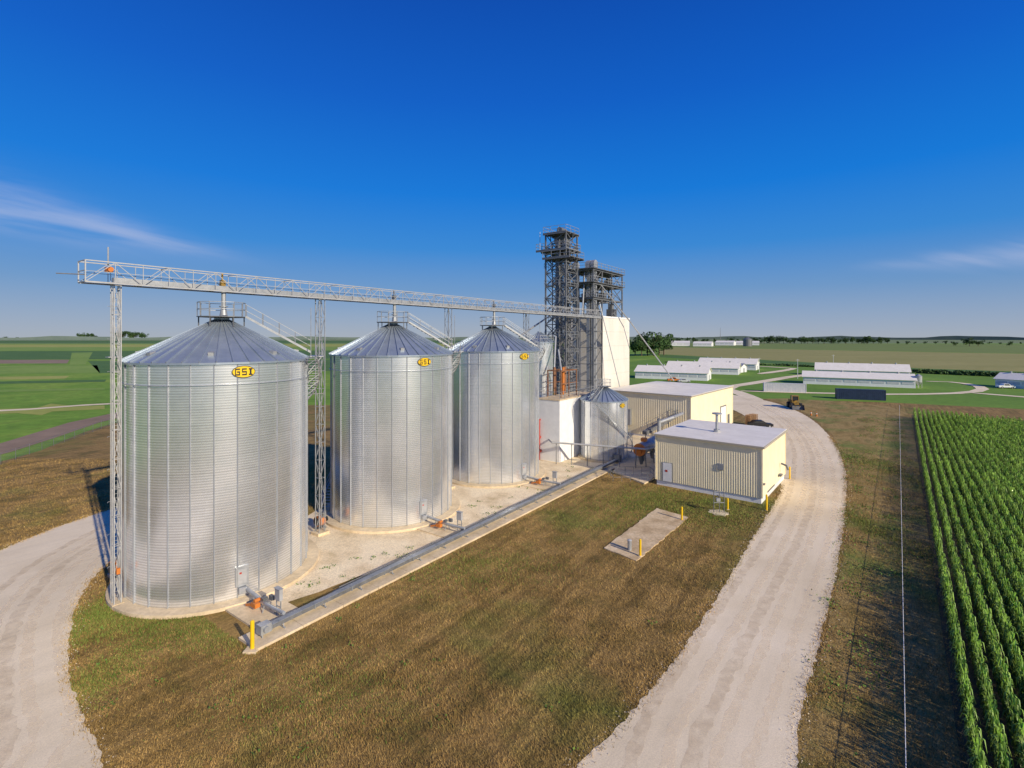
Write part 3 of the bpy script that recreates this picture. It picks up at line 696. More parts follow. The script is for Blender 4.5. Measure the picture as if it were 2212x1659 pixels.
for q in np.linspace(0,1,9):
    p=ia.lerp(ib,q)
    for s in (-.5,.5): mb.bar((p.x+s,p.y,p.z),(p.x+s,p.y,p.z+1.2),.045)
for s in (-.5,.5): mb.bar((ia.x+s,ia.y,ia.z+1.2),(ib.x+s,ib.y,ib.z+1.2),.045)
mb.build('handrail',M['steeld'],t)
for q in (.1,.5,.9):
    mb=MB(); p=ia.lerp(ib,q)
    for s in (-.5,.5): mb.bar((p.x+s*1.5,p.y,.05),(p.x+s,p.y,p.z),.12)
    mb.bar((p.x-.6,p.y,p.z-.4),(p.x+.6,p.y,p.z-.4),.1); mb.build('trestle',M['steeld'],t)
t=thing('cable_tray','elevated pipe and cable tray on posts crossing in front of the small bin','cable tray',W(1192,1004))
e=W(1400,1018)-W(1192,1004)
mb=MB(); p=Vector((0,0,3.3)); q=e+Vector((0,0,3.1))
mb.tube(p,q,.13,10); mb.bar(p+Vector((0,.4,-.1)),q+Vector((0,.4,-.1)),.3,.08); mb.tube(p+Vector((-.3,2.4,0)),p,.13,10); mb.tube(q,q+Vector((2.0,2.2,0)),.13,10); mb.build('tray',M['steelw'],t)
for k in range(6):
    mb=MB(); a=p.lerp(q,(k+.3)/6); mb.bar((a.x,a.y+.3,0),(a.x,a.y+.3,a.z-.16),.1); mb.bar((a.x,a.y-.2,a.z-.2),(a.x,a.y+.7,a.z-.2),.08); mb.build('post',M['steeld'],t)
t=thing('low_handrail','steel handrail and steps around the equipment pad by the white door','handrail',W(1398,1040,.25))
mb=MB(); rail(mb,-4.4,1.2,0,3.0,.0,1.1,.045,1.1); mb.build('rail',M['steeld'],t)
t=thing('vertical_dryer_stack','slim grey stack and ducts standing behind the drum machine','duct',W(1405,985),-TH)
mb=MB(); mb.tube((0,4,0),(0,4,5.2),.3,14); mb.path([(0,4,4.8),(1.4,7,5.4),(1.4,12,5.4)],.28,12); mb.build('duct',M['steel'],t)
mb=MB(); mb.tube((0,4,5.2),(0,4,5.5),.42,14,.1); mb.build('cap',M['steeld'],t)

# ---------------------------------------------------------------- bollards etc
def bollard(px,py,h,label,foot=True,r=.1,z=.06):
    t=thing('bollard',label,'bollard',W(px,py,z),0,'yellow bollards')
    mb=MB(); mb.tube((0,0,0),(0,0,h),r,14); mb.tube((0,0,h),(0,0,h+.05),r,14,r*.5); mb.build('post',M['yellow'],t)
    mb=MB()
    if foot: mb.box(-.38,.38,-.38,.38,-.02,.14)
    else: mb.tube((0,0,0),(0,0,.06),r*1.7,14)
    mb.build('footing',M['conc'],t)
bollard(545,1405,1.75,'tall yellow bollard in a square concrete foot at the near end of the conveyor',True,.12)
bollard(1473,1124,1.35,'yellow bollard at the far right corner of the bare concrete slab',False)
bollard(1383,1201,1.4,'yellow bollard beside the grey pedestal on the concrete slab',False,.1,.14)
bollard(1656,1103,1.7,'yellow bollard at the near corner of the cream utility building',False)
bollard(1706,1035,1.6,'yellow bollard by the far right corner of the cream utility building',False)
bollard(1572,1101,1.2,'short yellow bollard beside the gas pipe rack',False)
t=thing('utility_pedestal','short round grey pedestal on the concrete slab left of a bollard','pedestal',W(1360,1188,.14))
mb=MB(); mb.tube((0,0,0),(0,0,.85),.18,16); mb.build('post',M['steel'],t); mb=MB(); mb.tube((0,0,.85),(0,0,.95),.22,16,.1); mb.build('cap',M['steelw'],t)
t=thing('gas_pipe_rack','grey gas meter pipe rack on a pale stone pad before the utility building','pipe rack',W(1552,1108,.06))
mb=MB(); mb.prism([(p[0]*random.uniform(.75,1.15),p[1]*random.uniform(.75,1.15)) for p in circ((0,0),1.0,22)],0,.06); mb.build('stone_pad',M['gravel'],t)
mb=MB()
for x in (-.5,.1,.6): mb.tube((x,0,.05),(x,0,2.4),.045,8)
mb.path([(-.5,0,2.3),(.6,0,2.3)],.045); mb.path([(-.5,0,1.1),(.6,0,1.1)],.05); mb.path([(.1,0,1.7),(.1,.6,1.7),(.9,.6,1.7)],.045); mb.build('pipes',M['steeld'],t)
mb=MB(); mb.box(-.25,.15,-.16,.16,1.25,1.6); mb.build('meter',M['steel'],t)

ZW=1.25
t=thing('white_fence_wire','thin white wire strung low along the verge beside the corn','fence',(0,0,0))
a=W(1957,1659,ZW); b_=W(1943,876,ZW); d=(b_-a).normalized(); a=a-d*10
n=14; pts=[a.lerp(b_,k/n) for k in range(n+1)]
mb=MB(); mb.path(pts,.014,6); mb.build('wire',M['pipew'],t)
for k in (0,5,8,11,14):
    mb=MB(); p=pts[k]; mb.tube((p.x,p.y,0),(p.x,p.y,ZW+.12),.025,6); mb.build('post',M['pipew'],t)

p0=W(-160,1062); p1=W(330,888)
t=thing('chain_link_fence','long chain link fence between brown grass and green field at far left','fence',p0)
d=p1-p0; n=int(d.length/3.2)
for k in range(min(n,90)+1):
    mb=MB(); a=d*(k/n); mb.tube((a.x,a.y,0),(a.x,a.y,1.8),.03,6); mb.build('post',M['steeld'],t)
mb=MB(); mb.tube((0,0,1.75),(d.x,d.y,1.75),.02,6); mb.build('top_rail',M['steeld'],t)
mb=MB(); mb.add([(0,0,.1),(d.x,d.y,.1),(d.x,d.y,1.72),(0,0,1.72)],[(0,1,2,3)]); mb.build('wire_mesh',M['link'],t)

# ---------------------------------------------------------------- farm buildings
def barn(label,pl,pr_,wid,eave,ridge,cat='barn',n=8,group='long white livestock barns',name='livestock_barn',rm='whiteroof'):
    pl=Vector(pl);pr_=Vector(pr_);d=pr_-pl;Ln=d.length; rz=math.atan2(d.y,d.x)
    t=thing(name,label,cat,pl,rz,group)
    mb=MB(); w=wid; mb.add([(0,0,0),(Ln,0,0),(Ln,w,0),(0,w,0),(0,0,eave),(Ln,0,eave),(Ln,w,eave),(0,w,eave),(0,w/2,ridge),(Ln,w/2,ridge)],[(0,1,5,4),(2,3,7,6),(1,2,6,9,5),(3,0,4,8,7)]); mb.build('wall',M['white'],t)
    mb=MB(); o=.5; k=(ridge-eave)/(w/2)
    for s,y0,y1 in ((1,-o,w/2),(-1,w+o,w/2)):
        za=eave-k*o+.08; zc=ridge+.08
        mb.add([(-o,y0,za),(Ln+o,y0,za),(Ln+o,y1,zc),(-o,y1,zc),(-o,y0,za+.15),(Ln+o,y0,za+.15),(Ln+o,y1,zc+.15),(-o,y1,zc+.15)],[(0,1,2,3),(4,5,6,7),(0,1,5,4),(1,2,6,5),(2,3,7,6),(3,0,4,7)])
    rf=mb.build('roof',M[rm],t)
    for i in range(n):
        mb=MB(); x=Ln*(i+.5)/n; ww=Ln/n*.42; mb.box(x-ww,x+ww,-.08,-.02,eave*.45,eave*.75); mb.build('window',M['cont'],t)
    mb=MB(); mb.box(Ln+.02,Ln+.09,w*.42,w*.42+1.6,0,2.2); mb.build('door',M['steel'],t)
    for i in range(max(2,n//2)):
        mb=MB(); x=Ln*(i+.5)/max(2,n//2); mb.tube((x,w/2,ridge),(x,w/2,ridge+.8),.35,8); mb.build('ridge_vent',M['steel'],rf)
    return t
barn('long white low barn in front at right, feed bin at its right end',W(1735,829),W(1978,839),12,2.9,4.8)
barn('long white barn directly behind the front right barn',W(1762,811),W(1966,818),13,3.0,6.0)
barn('nearest white barn on the left, right behind the mill tower',W(1372,817),W(1528,823),13,3.2,5.6)
barn('second white barn counted back behind the mill warehouse',W(1440,805),W(1595,810),13,3.2,5.8)
barn('farthest white barn of the group behind the mill warehouse',W(1508,796),W(1633,800),14,3.4,6.2)
barn('small white shed at the right edge beyond the corn',W(2150,836),W(2235,842),9,3.2,5.2,n=3,group=None)
barn('low grey roofed shed beside the nearest left barn',W(1550,802.5),W(1600,805),8,3,4.6,n=3,group=None,rm='steel')
for i,(x0,x1,y,h) in enumerate(((1432,1490,747,7),(1497,1537,748,6),(1545,1585,746,7),(1590,1640,745.5,6))):
    barn('distant pale farm building on the horizon, %s from the left'%('first','second','third','fourth')[i],W(x0,y),W(x1,y+.3),40,h,h+4,n=4,group='distant farm buildings',name='distant_building')
barn('tiny white farm building on the left horizon between tree clumps',W(80,732),W(110,732),60,10,16,n=2,group=None,name='distant_building')
t=thing('feed_bin','small pale conical feed bin at the end of the right barn','feed bin',W(1984,838))
mb=MB(); mb.tube((0,0,2.2),(0,0,4.4),1.1,16); mb.tube((0,0,1.0),(0,0,2.2),.3,16,1.1); mb.tube((0,0,4.4),(0,0,5.2),1.15,16,.2); mb.build('tank',M['steel'],t)
for k in range(4): 
    mb=MB(); p=head(45+90*k,1.0); mb.bar((p.x,p.y,0),(p.x,p.y,2.4),.1); mb.build('leg',M['steel'],t)
ribbon('farm_road',[W(1640,868),W(1600,850),W(1560,838),W(1640,826),W(1720,812),W(1790,806)],5,.11,M['gravel'])
ribbon('farm_road',[W(1560,838),W(1480,832),W(1400,836),W(1300,845)],5,.12,M['gravel'])
ribbon('farm_road',[W(1600,845),W(1780,850),W(1950,853),W(2100,849),W(2130,838),W(2070,826),W(2000,824)],3.6,.115,M['gravel'])
ribbon('farm_road',[W(1640,808),W(1700,800),W(1720,795),W(1500,786)],5,.125,M['gravel'])
ribbon('farm_road',[W(2100,849),W(2260,862)],3.6,.105,M['gravel'])
def container(label,pl,pr_,m,h=2.8):
    pl=Vector(pl);pr_=Vector(pr_);d=pr_-pl;Ln=d.length; t=thing('shipping_container',label,'container',pl,math.atan2(d.y,d.x))
    mb=MB(); mb.box(.06,Ln-.06,.06,2.4,.15,h)
    n=int(Ln/.5)
    for k in range(n): x=.2+(Ln-.4)*k/n; mb.box(x,x+.22,.0,.06,.3,h-.15)
    mb.build('body',m,t)
    mb=MB()
    for x in (0,Ln-.16):
        for y in (-.03,2.3): mb.box(x,x+.16,y,y+.16,0,h+.05)
    mb.box(0.16,Ln-.16,-.03,.08,h-.1,h+.05); mb.box(.16,Ln-.16,-.03,.08,.05,.2); mb.build('frame',m,t)
    for a,b in ((.2,1.15),(1.25,2.2)):
        mb=MB(); mb.box(Ln-.06,Ln+.0,a,b,.25,h-.15); mb.build('door',m,t)
container('pale grey shipping container on the grass left of the dark one',W(1650,846),W(1742,849),M['cont'],3)
container('dark navy shipping container on the grass near the corn',W(1808,862),W(1914,866),M['navy'],3.1)

def wheelset(t,pos,r,w,m2='yellow'):
    for (x,y) in pos:
        mb=MB(); mb.tube((x-w/2,y,r),(x+w/2,y,r),r,20); wv=mb.build('wheel',M['rubber'],t)
        mb=MB(); mb.tube((x-w/2-.02,y,r),(x+w/2+.02,y,r),r*.5,14); mb.build('rim',M[m2],wv)
t=thing('wheel_loader','dull yellow wheel loader parked where the gravel road reaches the farm','loader',W(1716,882),math.radians(-15))
wheelset(t,((-1.1,-1.5),(1.1,-1.5),(-1.1,1.5),(1.1,1.5)),.8,.55,'loady')
mb=MB(); mb.box(-.75,.75,.4,3.0,.9,2.2); mb.box(-.5,.5,-2.2,.4,.7,1.5); mb.build('body',M['loady'],t)
mb=MB(); mb.box(-.75,.75,-.9,.5,2.2,3.3); c=mb.build('cab',M['dark'],t)
mb=MB(); mb.box(-.82,.82,-1,.6,3.3,3.45); 
for x in (-.76,.76):
    for y in (-.92,.52): mb.bar((x,y,1.5),(x,y,3.3),.12)
mb.build('cab_frame',M['loady'],c)
for s in (-.45,.45):
    mb=MB(); mb.bar((s,-.8,1.7),(s,-3.0,.8),.2,.35); mb.build('lift_arm',M['loady'],t)
mb=MB(); mb.add([(-1.4,-3,.15),(1.4,-3,.15),(1.4,-4.1,.1),(-1.4,-4.1,.1),(-1.4,-3,1.2),(1.4,-3,1.2),(1.4,-3.4,1.35),(-1.4,-3.4,1.35)],[(0,1,2,3),(0,1,5,4),(4,5,6,7),(0,3,7,4),(1,2,6,5)]); mb.build('bucket',M['steeld'],t)
mb=MB(); mb.tube((.4,2,2.2),(.4,2,3),.08,8); mb.build('exhaust',M['black'],t)
def vehicle(name,label,cat,loc,rz,m,pick=False):
    t=thing(name,label,cat,loc,rz); wheelset(t,((-.8,-1.6),(.8,-1.6),(-.8,1.6),(.8,1.6)),.38,.26,'steel')
    mb=MB(); pr=[(-2.6,.45),(-2.6,1.0),(-1.2,1.12),(-.6,1.75),(1.0,1.78),(1.15,1.15),(2.6,1.12),(2.6,.45)] if pick else [(-2.3,.4),(-2.3,.85),(-1.1,.98),(-.4,1.48),(1.1,1.48),(1.8,1.02),(2.3,.95),(2.3,.4)]
    n=len(pr); mb.add([(-.92,y,z) for y,z in pr]+[(.92,y,z) for y,z in pr],[tuple(range(n)),tuple(range(2*n-1,n-1,-1))]+[(i,i+n,(i+1)%n+n,(i+1)%n) for i in range(n)]); mb.build('body',m,t)
    for s in (-1,1):
        mb=MB(); x=s*.93; mb.add([(x,-.95,1.1),(x,-.5,1.65),(x,.9,1.65),(x,1.0,1.15)] if pick else [(x,-.8,1.02),(x,-.3,1.4),(x,1.0,1.4),(x,1.4,1.05)],[(0,1,2,3)]); mb.build('side_window',M['dark'],t)
    mb=MB(); mb.add([(-.8,-1.18,1.16),(.8,-1.18,1.16),(.75,-.66,1.7),(-.75,-.66,1.7)] if pick else [(-.8,-1.1,1.02),(.8,-1.1,1.02),(.75,-.46,1.45),(-.75,-.46,1.45)],[(0,1,2,3)]); mb.build('windscreen',M['dark'],t)
vehicle('pickup_truck','white pickup truck parked by the small white shed at right','truck',W(2172,839),math.radians(80),M['white'],True)
vehicle('parked_car','dark car half hidden behind the utility building roof','car',Vector((51.6,105.0,.1)),math.radians(80),M['black'])
vehicle('parked_truck','orange truck parked by the nearest left barn','truck',W(1455,824),math.radians(85),M['orange'],True)
vehicle('parked_car','pale car parked between the left barns','car',W(1478,826),math.radians(80),M['cont'])
t=thing('pallet_stack','tall stack of wooden pallets at the right corner of the warehouse','pallets',Vector((50.2,106.8,.1)),math.radians(38))
for k in range(14):
    mb=MB(); z=.17*k
    for x in (-.6,0,.6): mb.box(x-.05,x+.05,-.6,.6,z,z+.1)
    for y in np.linspace(-.55,.55,6): mb.box(-.65,.65,y-.05,y+.05,z+.1,z+.125)
    mb.build('pallet',M['wood'],t)
dup(t,Vector((51.6,107.9,.1)),math.radians(30),'second stack of wooden pallets beside the first by the warehouse')
def cone(label,loc):
    t=thing('traffic_marker',label,'marker',loc)
    mb=MB(); mb.box(-.25,.25,-.25,.25,0,.06); mb.tube((0,0,.06),(0,0,1.1),.2,12,.04); mb.build('cone',M['orange'],t)
    mb=MB(); mb.tube((0,0,.5),(0,0,.7),.135,12,.105); mb.build('band',M['white'],t)
cone('left orange and white marker beside the road bend',W(1752,897,.08)); cone('right orange and white marker beside the road bend',W(1764,899,.08))
def pole(label,loc,h):
    t=thing('utility_pole',label,'pole',loc,0); mb=MB(); mb.tube((0,0,0),(0,0,h),.14,8,.09); mb.build('pole',M['cont'],t)
    mb=MB(); mb.bar((-.9,0,h-.5),(.9,0,h-.5),.12); mb.build('crossarm',M['steel'],t)
pole('light pole beside the farm road left of the right barns',W(1723,818),9); pole('light pole between the two left barns',W(1640,805),8)
pole('thin pole near the far road at centre right',W(1800,800),9)
t=thing('water_tank','squat dark storage tank among distant farm buildings','tank',W(1615,748)); mb=MB(); mb.tube((0,0,0),(0,0,15),9,16); mb.tube((0,0,15),(0,0,19),9,16,2); mb.build('tank',M['steeld'],t)
t=thing('radio_mast','thin distant radio mast on the horizon right of the trees','mast',W(1556,744)); mb=MB(); mb.tube((0,0,0),(0,0,45),.9,6,.3); mb.build('mast',M['steeld'],t); mb=MB(); mb.box(-1.5,1.5,-1.5,1.5,0,2.5); mb.build('hut',M['cont'],t)

# ---------------------------------------------------------------- trees
def treemesh(seed,n=900,w=.5):
    rs=np.random.RandomState(seed)
    nc=14; cc=np.stack([rs.normal(0,.2,nc)*w*2,rs.normal(0,.2,nc)*w*2,rs.uniform(.3,.88,nc)],1); cr=rs.uniform(.12,.24,nc)
    k=rs.randint(0,nc,n); d=rs.normal(size=(n,3)); d/=np.linalg.norm(d,axis=1)[:,None]; c=cc[k]+d*(cr[k]*rs.uniform(.7,1.05,n))[:,None]
    a=rs.normal(size=(n,3)); a/=np.linalg.norm(a,axis=1)[:,None]; b=np.cross(a,d); b/=np.linalg.norm(b,axis=1)[:,None]+1e-6; a=np.cross(b,d)*.6+a*.4
    s=rs.uniform(.025,.055,n)[:,None]
    v=np.stack([c-a*s-b*s,c+a*s-b*s,c+a*s+b*s,c-a*s+b*s],1).reshape(-1,3); f=np.arange(4*n).reshape(-1,4)
    tone=rs.uniform(.6,1.25,nc)[k]*rs.uniform(.8,1.2,n)
    return v,f,tone
protos=[]
def tree(label,loc,h,kind,group):
    if kind>=len(protos):
        t=thing('tree',label,'tree',loc,0,group)
        v,f,tn=treemesh(kind+3,1100,.62); npmesh('crown',v,f,M['leaf'],tn,t)
        mb=MB(); mb.tube((0,0,0),(0,0,.4),.03,8,.022); mb.tube((0,0,.35),(.12,.05,.65),.02,6,.008); mb.tube((0,0,.35),(-.12,-.06,.62),.018,6,.008); mb.tube((0,0,.35),(0,.02,.8),.02,6,.006); mb.build('trunk',M['bark'],t)
        protos.append(t); t.scale=(h,h,h); return t
    sx=random.uniform(.85,1.35)
    return dup(protos[kind],loc,random.uniform(0,6),label,group,(h*sx,h*sx,h))
words=['first','second','third','fourth','fifth','sixth']
for i,(px,hy,by) in enumerate(((1372,733,768),(1386,735,769),(1399,731,768),(1412,724,769),(1424,722,768),(1434,731,767))):
    l=W(px,by); hh=(by-hy)*l.y/F*1.12; tree('leafy tree just right of the mill tower, %s from left'%words[i],l,hh,i if i<4 else i%4,'trees beside the mill tower')
def row(x0,x1,n,yb,hpx,group,lab,jit=1.5):
    for i in range(n):
        px=x0+(x1-x0)*(i+.5)/n+random.uniform(-5,5); yy=yb+random.uniform(-jit,jit)*.3; l=W(px,yy); hh=hpx*random.uniform(.75,1.3)*l.y/F
        tree(lab,l,hh,random.randint(0,3),group)
row(1640,1920,30,742.5,13,'distant shelterbelt trees right of centre','small distant tree in the dense shelterbelt row right of centre')
row(1440,1640,12,740,9,'distant trees behind the farm buildings','small distant tree behind the pale farm buildings')
row(1925,2212,13,744,6,'scattered trees on the right horizon','tiny distant tree on the right horizon')
for i,(px,b,h_) in enumerate(((2094,748,18),(2113,748,14),(2060,747,9),(2180,748,8))):
    l=W(px,b); tree(('taller dark lone tree on the right horizon','shorter dark tree just right of the lone tree','low round tree left of the lone tree on the right horizon','low tree near the right picture edge on the horizon')[i],l,h_*l.y/F,i,'lone trees on right horizon')
row(165,205,4,733,12,'left horizon tree clump','distant tree in the smaller clump on the left horizon')
row(255,320,7,733,14,'second left horizon tree clump','distant tree in the wider clump on the left horizon')
row(0,160,6,731.8,4,'tiny trees along left horizon','tiny distant tree along the far left horizon')
row(330,700,12,731.8,4,'tiny trees behind first bin','tiny distant tree on the horizon behind the first bin')
def clump(name,pts,m,kind,size,tone=(.6,1.2),label=None,cat=None):
    pts=np.asarray(pts); n=len(pts); d=RN.normal(size=(n,3)); d/=np.linalg.norm(d,axis=1)[:,None]; a=np.cross(d,[0,0,1.0]); a/=np.linalg.norm(a,axis=1)[:,None]+1e-6; b=np.cross(d,a); s=RN.uniform(.5,1.2,n)[:,None]*size
    v=np.stack([pts-a*s-b*s,pts+a*s-b*s,pts+a*s*.6+b*s,pts-a*s*.6+b*s],1).reshape(-1,3)
    o=npmesh(name,v,np.arange(4*n).reshape(-1,4),m,RN.uniform(tone[0],tone[1],n)); tag(o,label,cat,kind=kind); return o
hp=[]
for (a,b,n,h_) in ((W(1985,806),W(2260,818),5000,1.8),(W(1690,790),W(1985,803),2500,1.0),(W(1440,783),W(1690,790),1500,1.0)):
    for k in range(n):
        q=random.random(); p=a.lerp(b,q); hp.append((p.x+random.gauss(0,1.2),p.y+random.gauss(0,1.8),random.uniform(0,h_)*(.7+.5*math.sin(q*40))))
clump('hedgerow',hp,M['leaf'],'stuff',.4,(.6,1.3),'low dark hedge growth along the field edge beyond the barns','hedge')
hl=MB(); n=120
pts=[]
for k in range(n+1):
    a=math.radians(-62+124*k/n); r=5200; h_=20+7*math.sin(k*.7)+8*random.random(); pts+=[(r*math.sin(a),r*math.cos(a),-1),(r*math.sin(a),r*math.cos(a),h_)]
hl.add(pts,[(2*k,2*k+2,2*k+3,2*k+1) for k in range(n)]); tag(hl.build('hills',M['hillm']),kind='structure')

# ---------------------------------------------------------------- corn field
def corn():
    P=[]; rs=np.random.RandomState(3)
    for r in range(0,72):
        d=r*.80+.5; tmax=125-d*.25
        t=-12.0
        while t<tmax:
            p=cornline(d,t)
            if p.y>11 and p.x<1.04*p.y+6:
                dist=math.hypot(p.x,p.y); P.append((p.x+rs.normal(0,.03),p.y+rs.normal(0,.03),dist))
                t+=(.19 if dist<50 else .34 if dist<90 else .5)*rs.uniform(.75,1.25)
            else: t+=1.0
    P=np.array(P); T=[]
    for q in range(8):
        rs2=np.random.RandomState(q); v=[];f=[];tt=[]
        nl=12; base=rs2.normal(0,.3)+math.pi/2
        for i in range(nl):
            z=.35+1.5*i/(nl-1); az=base+math.pi*i+rs2.normal(0,.65); ln=rs2.uniform(.34,.56)*(1.0 if i<nl-3 else .7)
            ln*=.40+.60*abs(math.sin(az)); up=rs2.uniform(.18,.40)*(1+i*.07)
            wd=.027; dx,dy=math.cos(az),math.sin(az); nx,ny=-dy,dx; k0=len(v)
            for u,hh,ww in ((0,0,.6),(.35,up,1),(.7,up*.95,.9),(1.0,up*.25,.15)):
                for s in (-1,1): v.append((dx*ln*u+nx*wd*ww*s,dy*ln*u+ny*wd*ww*s,z+hh))
            for j in range(3): f.append((k0+2*j,k0+2*j+1,k0+2*j+3,k0+2*j+2)); tt.append((.30+1.0*i/nl)*rs2.uniform(.75,1.25))  # lower leaves darker: shade between the rows put into the leaf tone
        for s in range(2):
            k0=len(v); c=(.02,0) if s==0 else (0,.02)
            v+=[(-c[0],-c[1],0),(c[0],c[1],0),(c[0],c[1],2.1),(-c[0],-c[1],2.1)]; f.append((k0,k0+1,k0+2,k0+3)); tt.append(.7)
        for s in range(4):
            k0=len(v); az=rs2.uniform(0,6.28); dx,dy=math.cos(az)*.1,math.sin(az)*.1
            v+=[(-.012,0,2.0),(.012,0,2.0),(dx+.012,dy,2.32),(dx-.012,dy,2.32)]; f.append((k0,k0+1,k0+2,k0+3)); tt.append(2.0)
        T.append((np.array(v),np.array(f),np.array(tt)))
    off=0; V_=[];F_=[];T_=[]
    kk=rs.randint(0,8,len(P)); an=rs.normal(0,.3,len(P))+rs.randint(0,2,len(P))*math.pi-TC; sc_=rs.uniform(.78,1.08,len(P))
    for q in range(8):
        idx=np.where(kk==q)[0]; v,f,tt=T[q]; m=len(idx)
        c=np.cos(an[idx])[:,None];s=np.sin(an[idx])[:,None]; z=sc_[idx][:,None]
        x=(v[:,0]*c-v[:,1]*s)*z+P[idx,0][:,None]; y=(v[:,0]*s+v[:,1]*c)*z+P[idx,1][:,None]; zz_=v[:,2]*z+.09
        V_.append(np.stack([x,y,zz_],-1).reshape(-1,3)); F_.append((f[None]+(np.arange(m)*len(v))[:,None,None]+off).reshape(-1,4)); off+=m*len(v)
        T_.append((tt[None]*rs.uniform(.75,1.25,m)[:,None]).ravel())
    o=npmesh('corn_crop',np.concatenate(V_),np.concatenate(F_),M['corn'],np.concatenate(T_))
    tag(o,'dense rows of tall green corn filling the right side','corn',kind='stuff'); print('corn plants',len(P))
corn()

# ---------------------------------------------------------------- dry grass and weeds
def region_ok(x,y,road=True):
    ok=inside(x,y,sp)&~inside(x,y,yp)
    if road: ok&=~inside(x,y,roadp)
    for b,r in ((BINS[0],7.4),(BINS[1],7.4),(BINS[2],7.4),(L(8.6,53.3),4.2)): ok&=((x-b.x)**2+(y-b.y)**2)>r*r
    lx=(x-S1.x)*V.x+(y-S1.y)*V.y; ly=(x-S1.x)*U.x+(y-S1.y)*U.y
    ok&=~((lx>6)&(lx<13.1)&(ly>-4.1)&(ly<49)); ok&=~((lx>-12)&(lx<12)&(ly>44)&(ly<95))
    ok&=~inside(x,y,PADS[0])
    bx=(x-B1C.x)*math.cos(th1)-(y-B1C.y)*math.sin(th1); by=(x-B1C.x)*math.sin(th1)+(y-B1C.y)*math.cos(th1)
    ok&=~((bx>-12.6)&(bx<.3)&(by>-.3)&(by<13.1))
    cl=(x-C0.x)*VC.x+(y-C0.y)*VC.y; ok&=cl<.3
    return ok
def mkblades(x,y,hm,wm,name,m,label,spread=.06):
    n=len(x); cl=np.sin(x*.9+np.sin(y*.7)*2)*np.sin(y*.8+np.cos(x*.5)*2)
    h=hm*RN.uniform(.4,1.5,n)*(1+.3*cl); a=RN.uniform(0,6.28,n); w=wm*RN.uniform(.6,1.3,n)*(1+y/60)
    lx,ly=RN.normal(0,spread,n),RN.normal(0,spread,n); dx,dy=np.cos(a)*w,np.sin(a)*w; z=np.full(n,.05)
    v=np.stack([np.stack([x-dx,y-dy,z],-1),np.stack([x+dx,y+dy,z],-1),np.stack([x+lx+dx*.25,y+ly+dy*.25,z+h],-1),np.stack([x+lx-dx*.25,y+ly-dy*.25,z+h],-1)],1).reshape(-1,3)
    o=npmesh(name,v,np.arange(4*n).reshape(-1,4),m,RN.uniform(.7,1.35,n)); tag(o,label,'grass',kind='stuff')
N0=420000
y=15+(78-15)*RN.uniform(0,1,N0*4)**1.7; x=RN.uniform(-1.25,1.15,N0*4)*y
k=region_ok(x,y); x=x[k][:N0];y=y[k][:N0]
mkblades(x,y,.10,.010,'dry_grass',M['blade'],'short golden brown dry grass covering the ground around the bins')
gx=[];gy=[]
for (px,py,sx_,sy_,n) in ((330,1330,2.6,1.6,13000),(215,1330,1.2,2.4,8000),(200,1480,1.0,2.4,6000),(480,1370,2.0,1.2,5000),(1420,1085,4.0,3.0,12000),(1560,1120,3.0,2.0,6000),(1000,1230,4,2,5000),(1330,1120,4,3,5000),(700,1500,3,2,4000),(1900,1150,1.2,7,9000),(1870,1000,2,9,8000)):
    c=W(px,py); gx.append(RN.normal(c.x,sx_,n)); gy.append(RN.normal(c.y,sy_,n))
gx=np.concatenate(gx);gy=np.concatenate(gy);k=region_ok(gx,gy)
mkblades(gx[k],gy[k],.12,.012,'green_grass',M['gblade'],'greener patches of grass among the dry grass')
ex=[];ey=[]
for i in range(len(roadp)):
    a=roadp[i-1]; b=roadp[i]
    if 17<a.y<95 and abs(a.x)<1.2*a.y:
        for j in range(int((b-a).length*60)+1):
            p=a.lerp(b,random.random()); ex.append(p.x); ey.append(p.y)
ex=np.array(ex);ey=np.array(ey); gx=ex+RN.normal(0,.22,len(ex)); gy=ey+RN.normal(0,.22,len(ex)); k=region_ok(gx,gy,False)
mkblades(gx[k],gy[k],.12,.012,'edge_grass',M['blade'],'ragged grass fringe along the gravel road edges')
k=RN.uniform(0,1,len(ex))<.35; sx_=ex[k]+RN.normal(0,.28,k.sum()); sy_=ey[k]+RN.normal(0,.28,k.sum()); n=len(sx_)
s=RN.uniform(.01,.03,n)*(1+sy_/90); a=RN.uniform(0,6.28,n); ca,sa_=np.cos(a)*s,np.sin(a)*s; z=np.full(n,.10)
v=np.stack([np.stack([sx_-ca,sy_-sa_,z],-1),np.stack([sx_+sa_,sy_-ca,z+s*.3],-1),np.stack([sx_+ca,sy_+sa_,z+s*.7],-1),np.stack([sx_-sa_,sy_+ca,z+s*.2],-1)],1).reshape(-1,3)
tag(npmesh('loose_gravel',v,np.arange(4*n).reshape(-1,4),M['gravel']),'loose pale stones scattered along the road edges','gravel',kind='stuff')
wp=[]
for k in range(120):
    if k<50: q=L(random.uniform(6,10.8),random.uniform(-2,46)); r=.2
    else: q=W(random.uniform(150,1950),random.uniform(1050,1640)); r=.2
    b=min(((q-b_).length for b_ in BINS))
    if b<7.5: continue
    if inside(np.array([q.x]),np.array([q.y]),roadp)[0]: continue
    for j in range(random.randint(5,18)): wp.append((q.x+random.gauss(0,r),q.y+random.gauss(0,r),.1+random.random()*.12))
for k in range(160):
    q=cornline(random.uniform(-9,-1.2),random.uniform(5,118))
    if inside(np.array([q.x]),np.array([q.y]),roadp)[0]: continue
    for j in range(random.randint(20,60)): wp.append((q.x+random.gauss(0,.5),q.y+random.gauss(0,.6),.1+random.random()*.2))
clump('weeds',wp,M['weed'],'stuff',.05,(.7,1.3),'scattered low green weeds in gravel and verge','weeds')

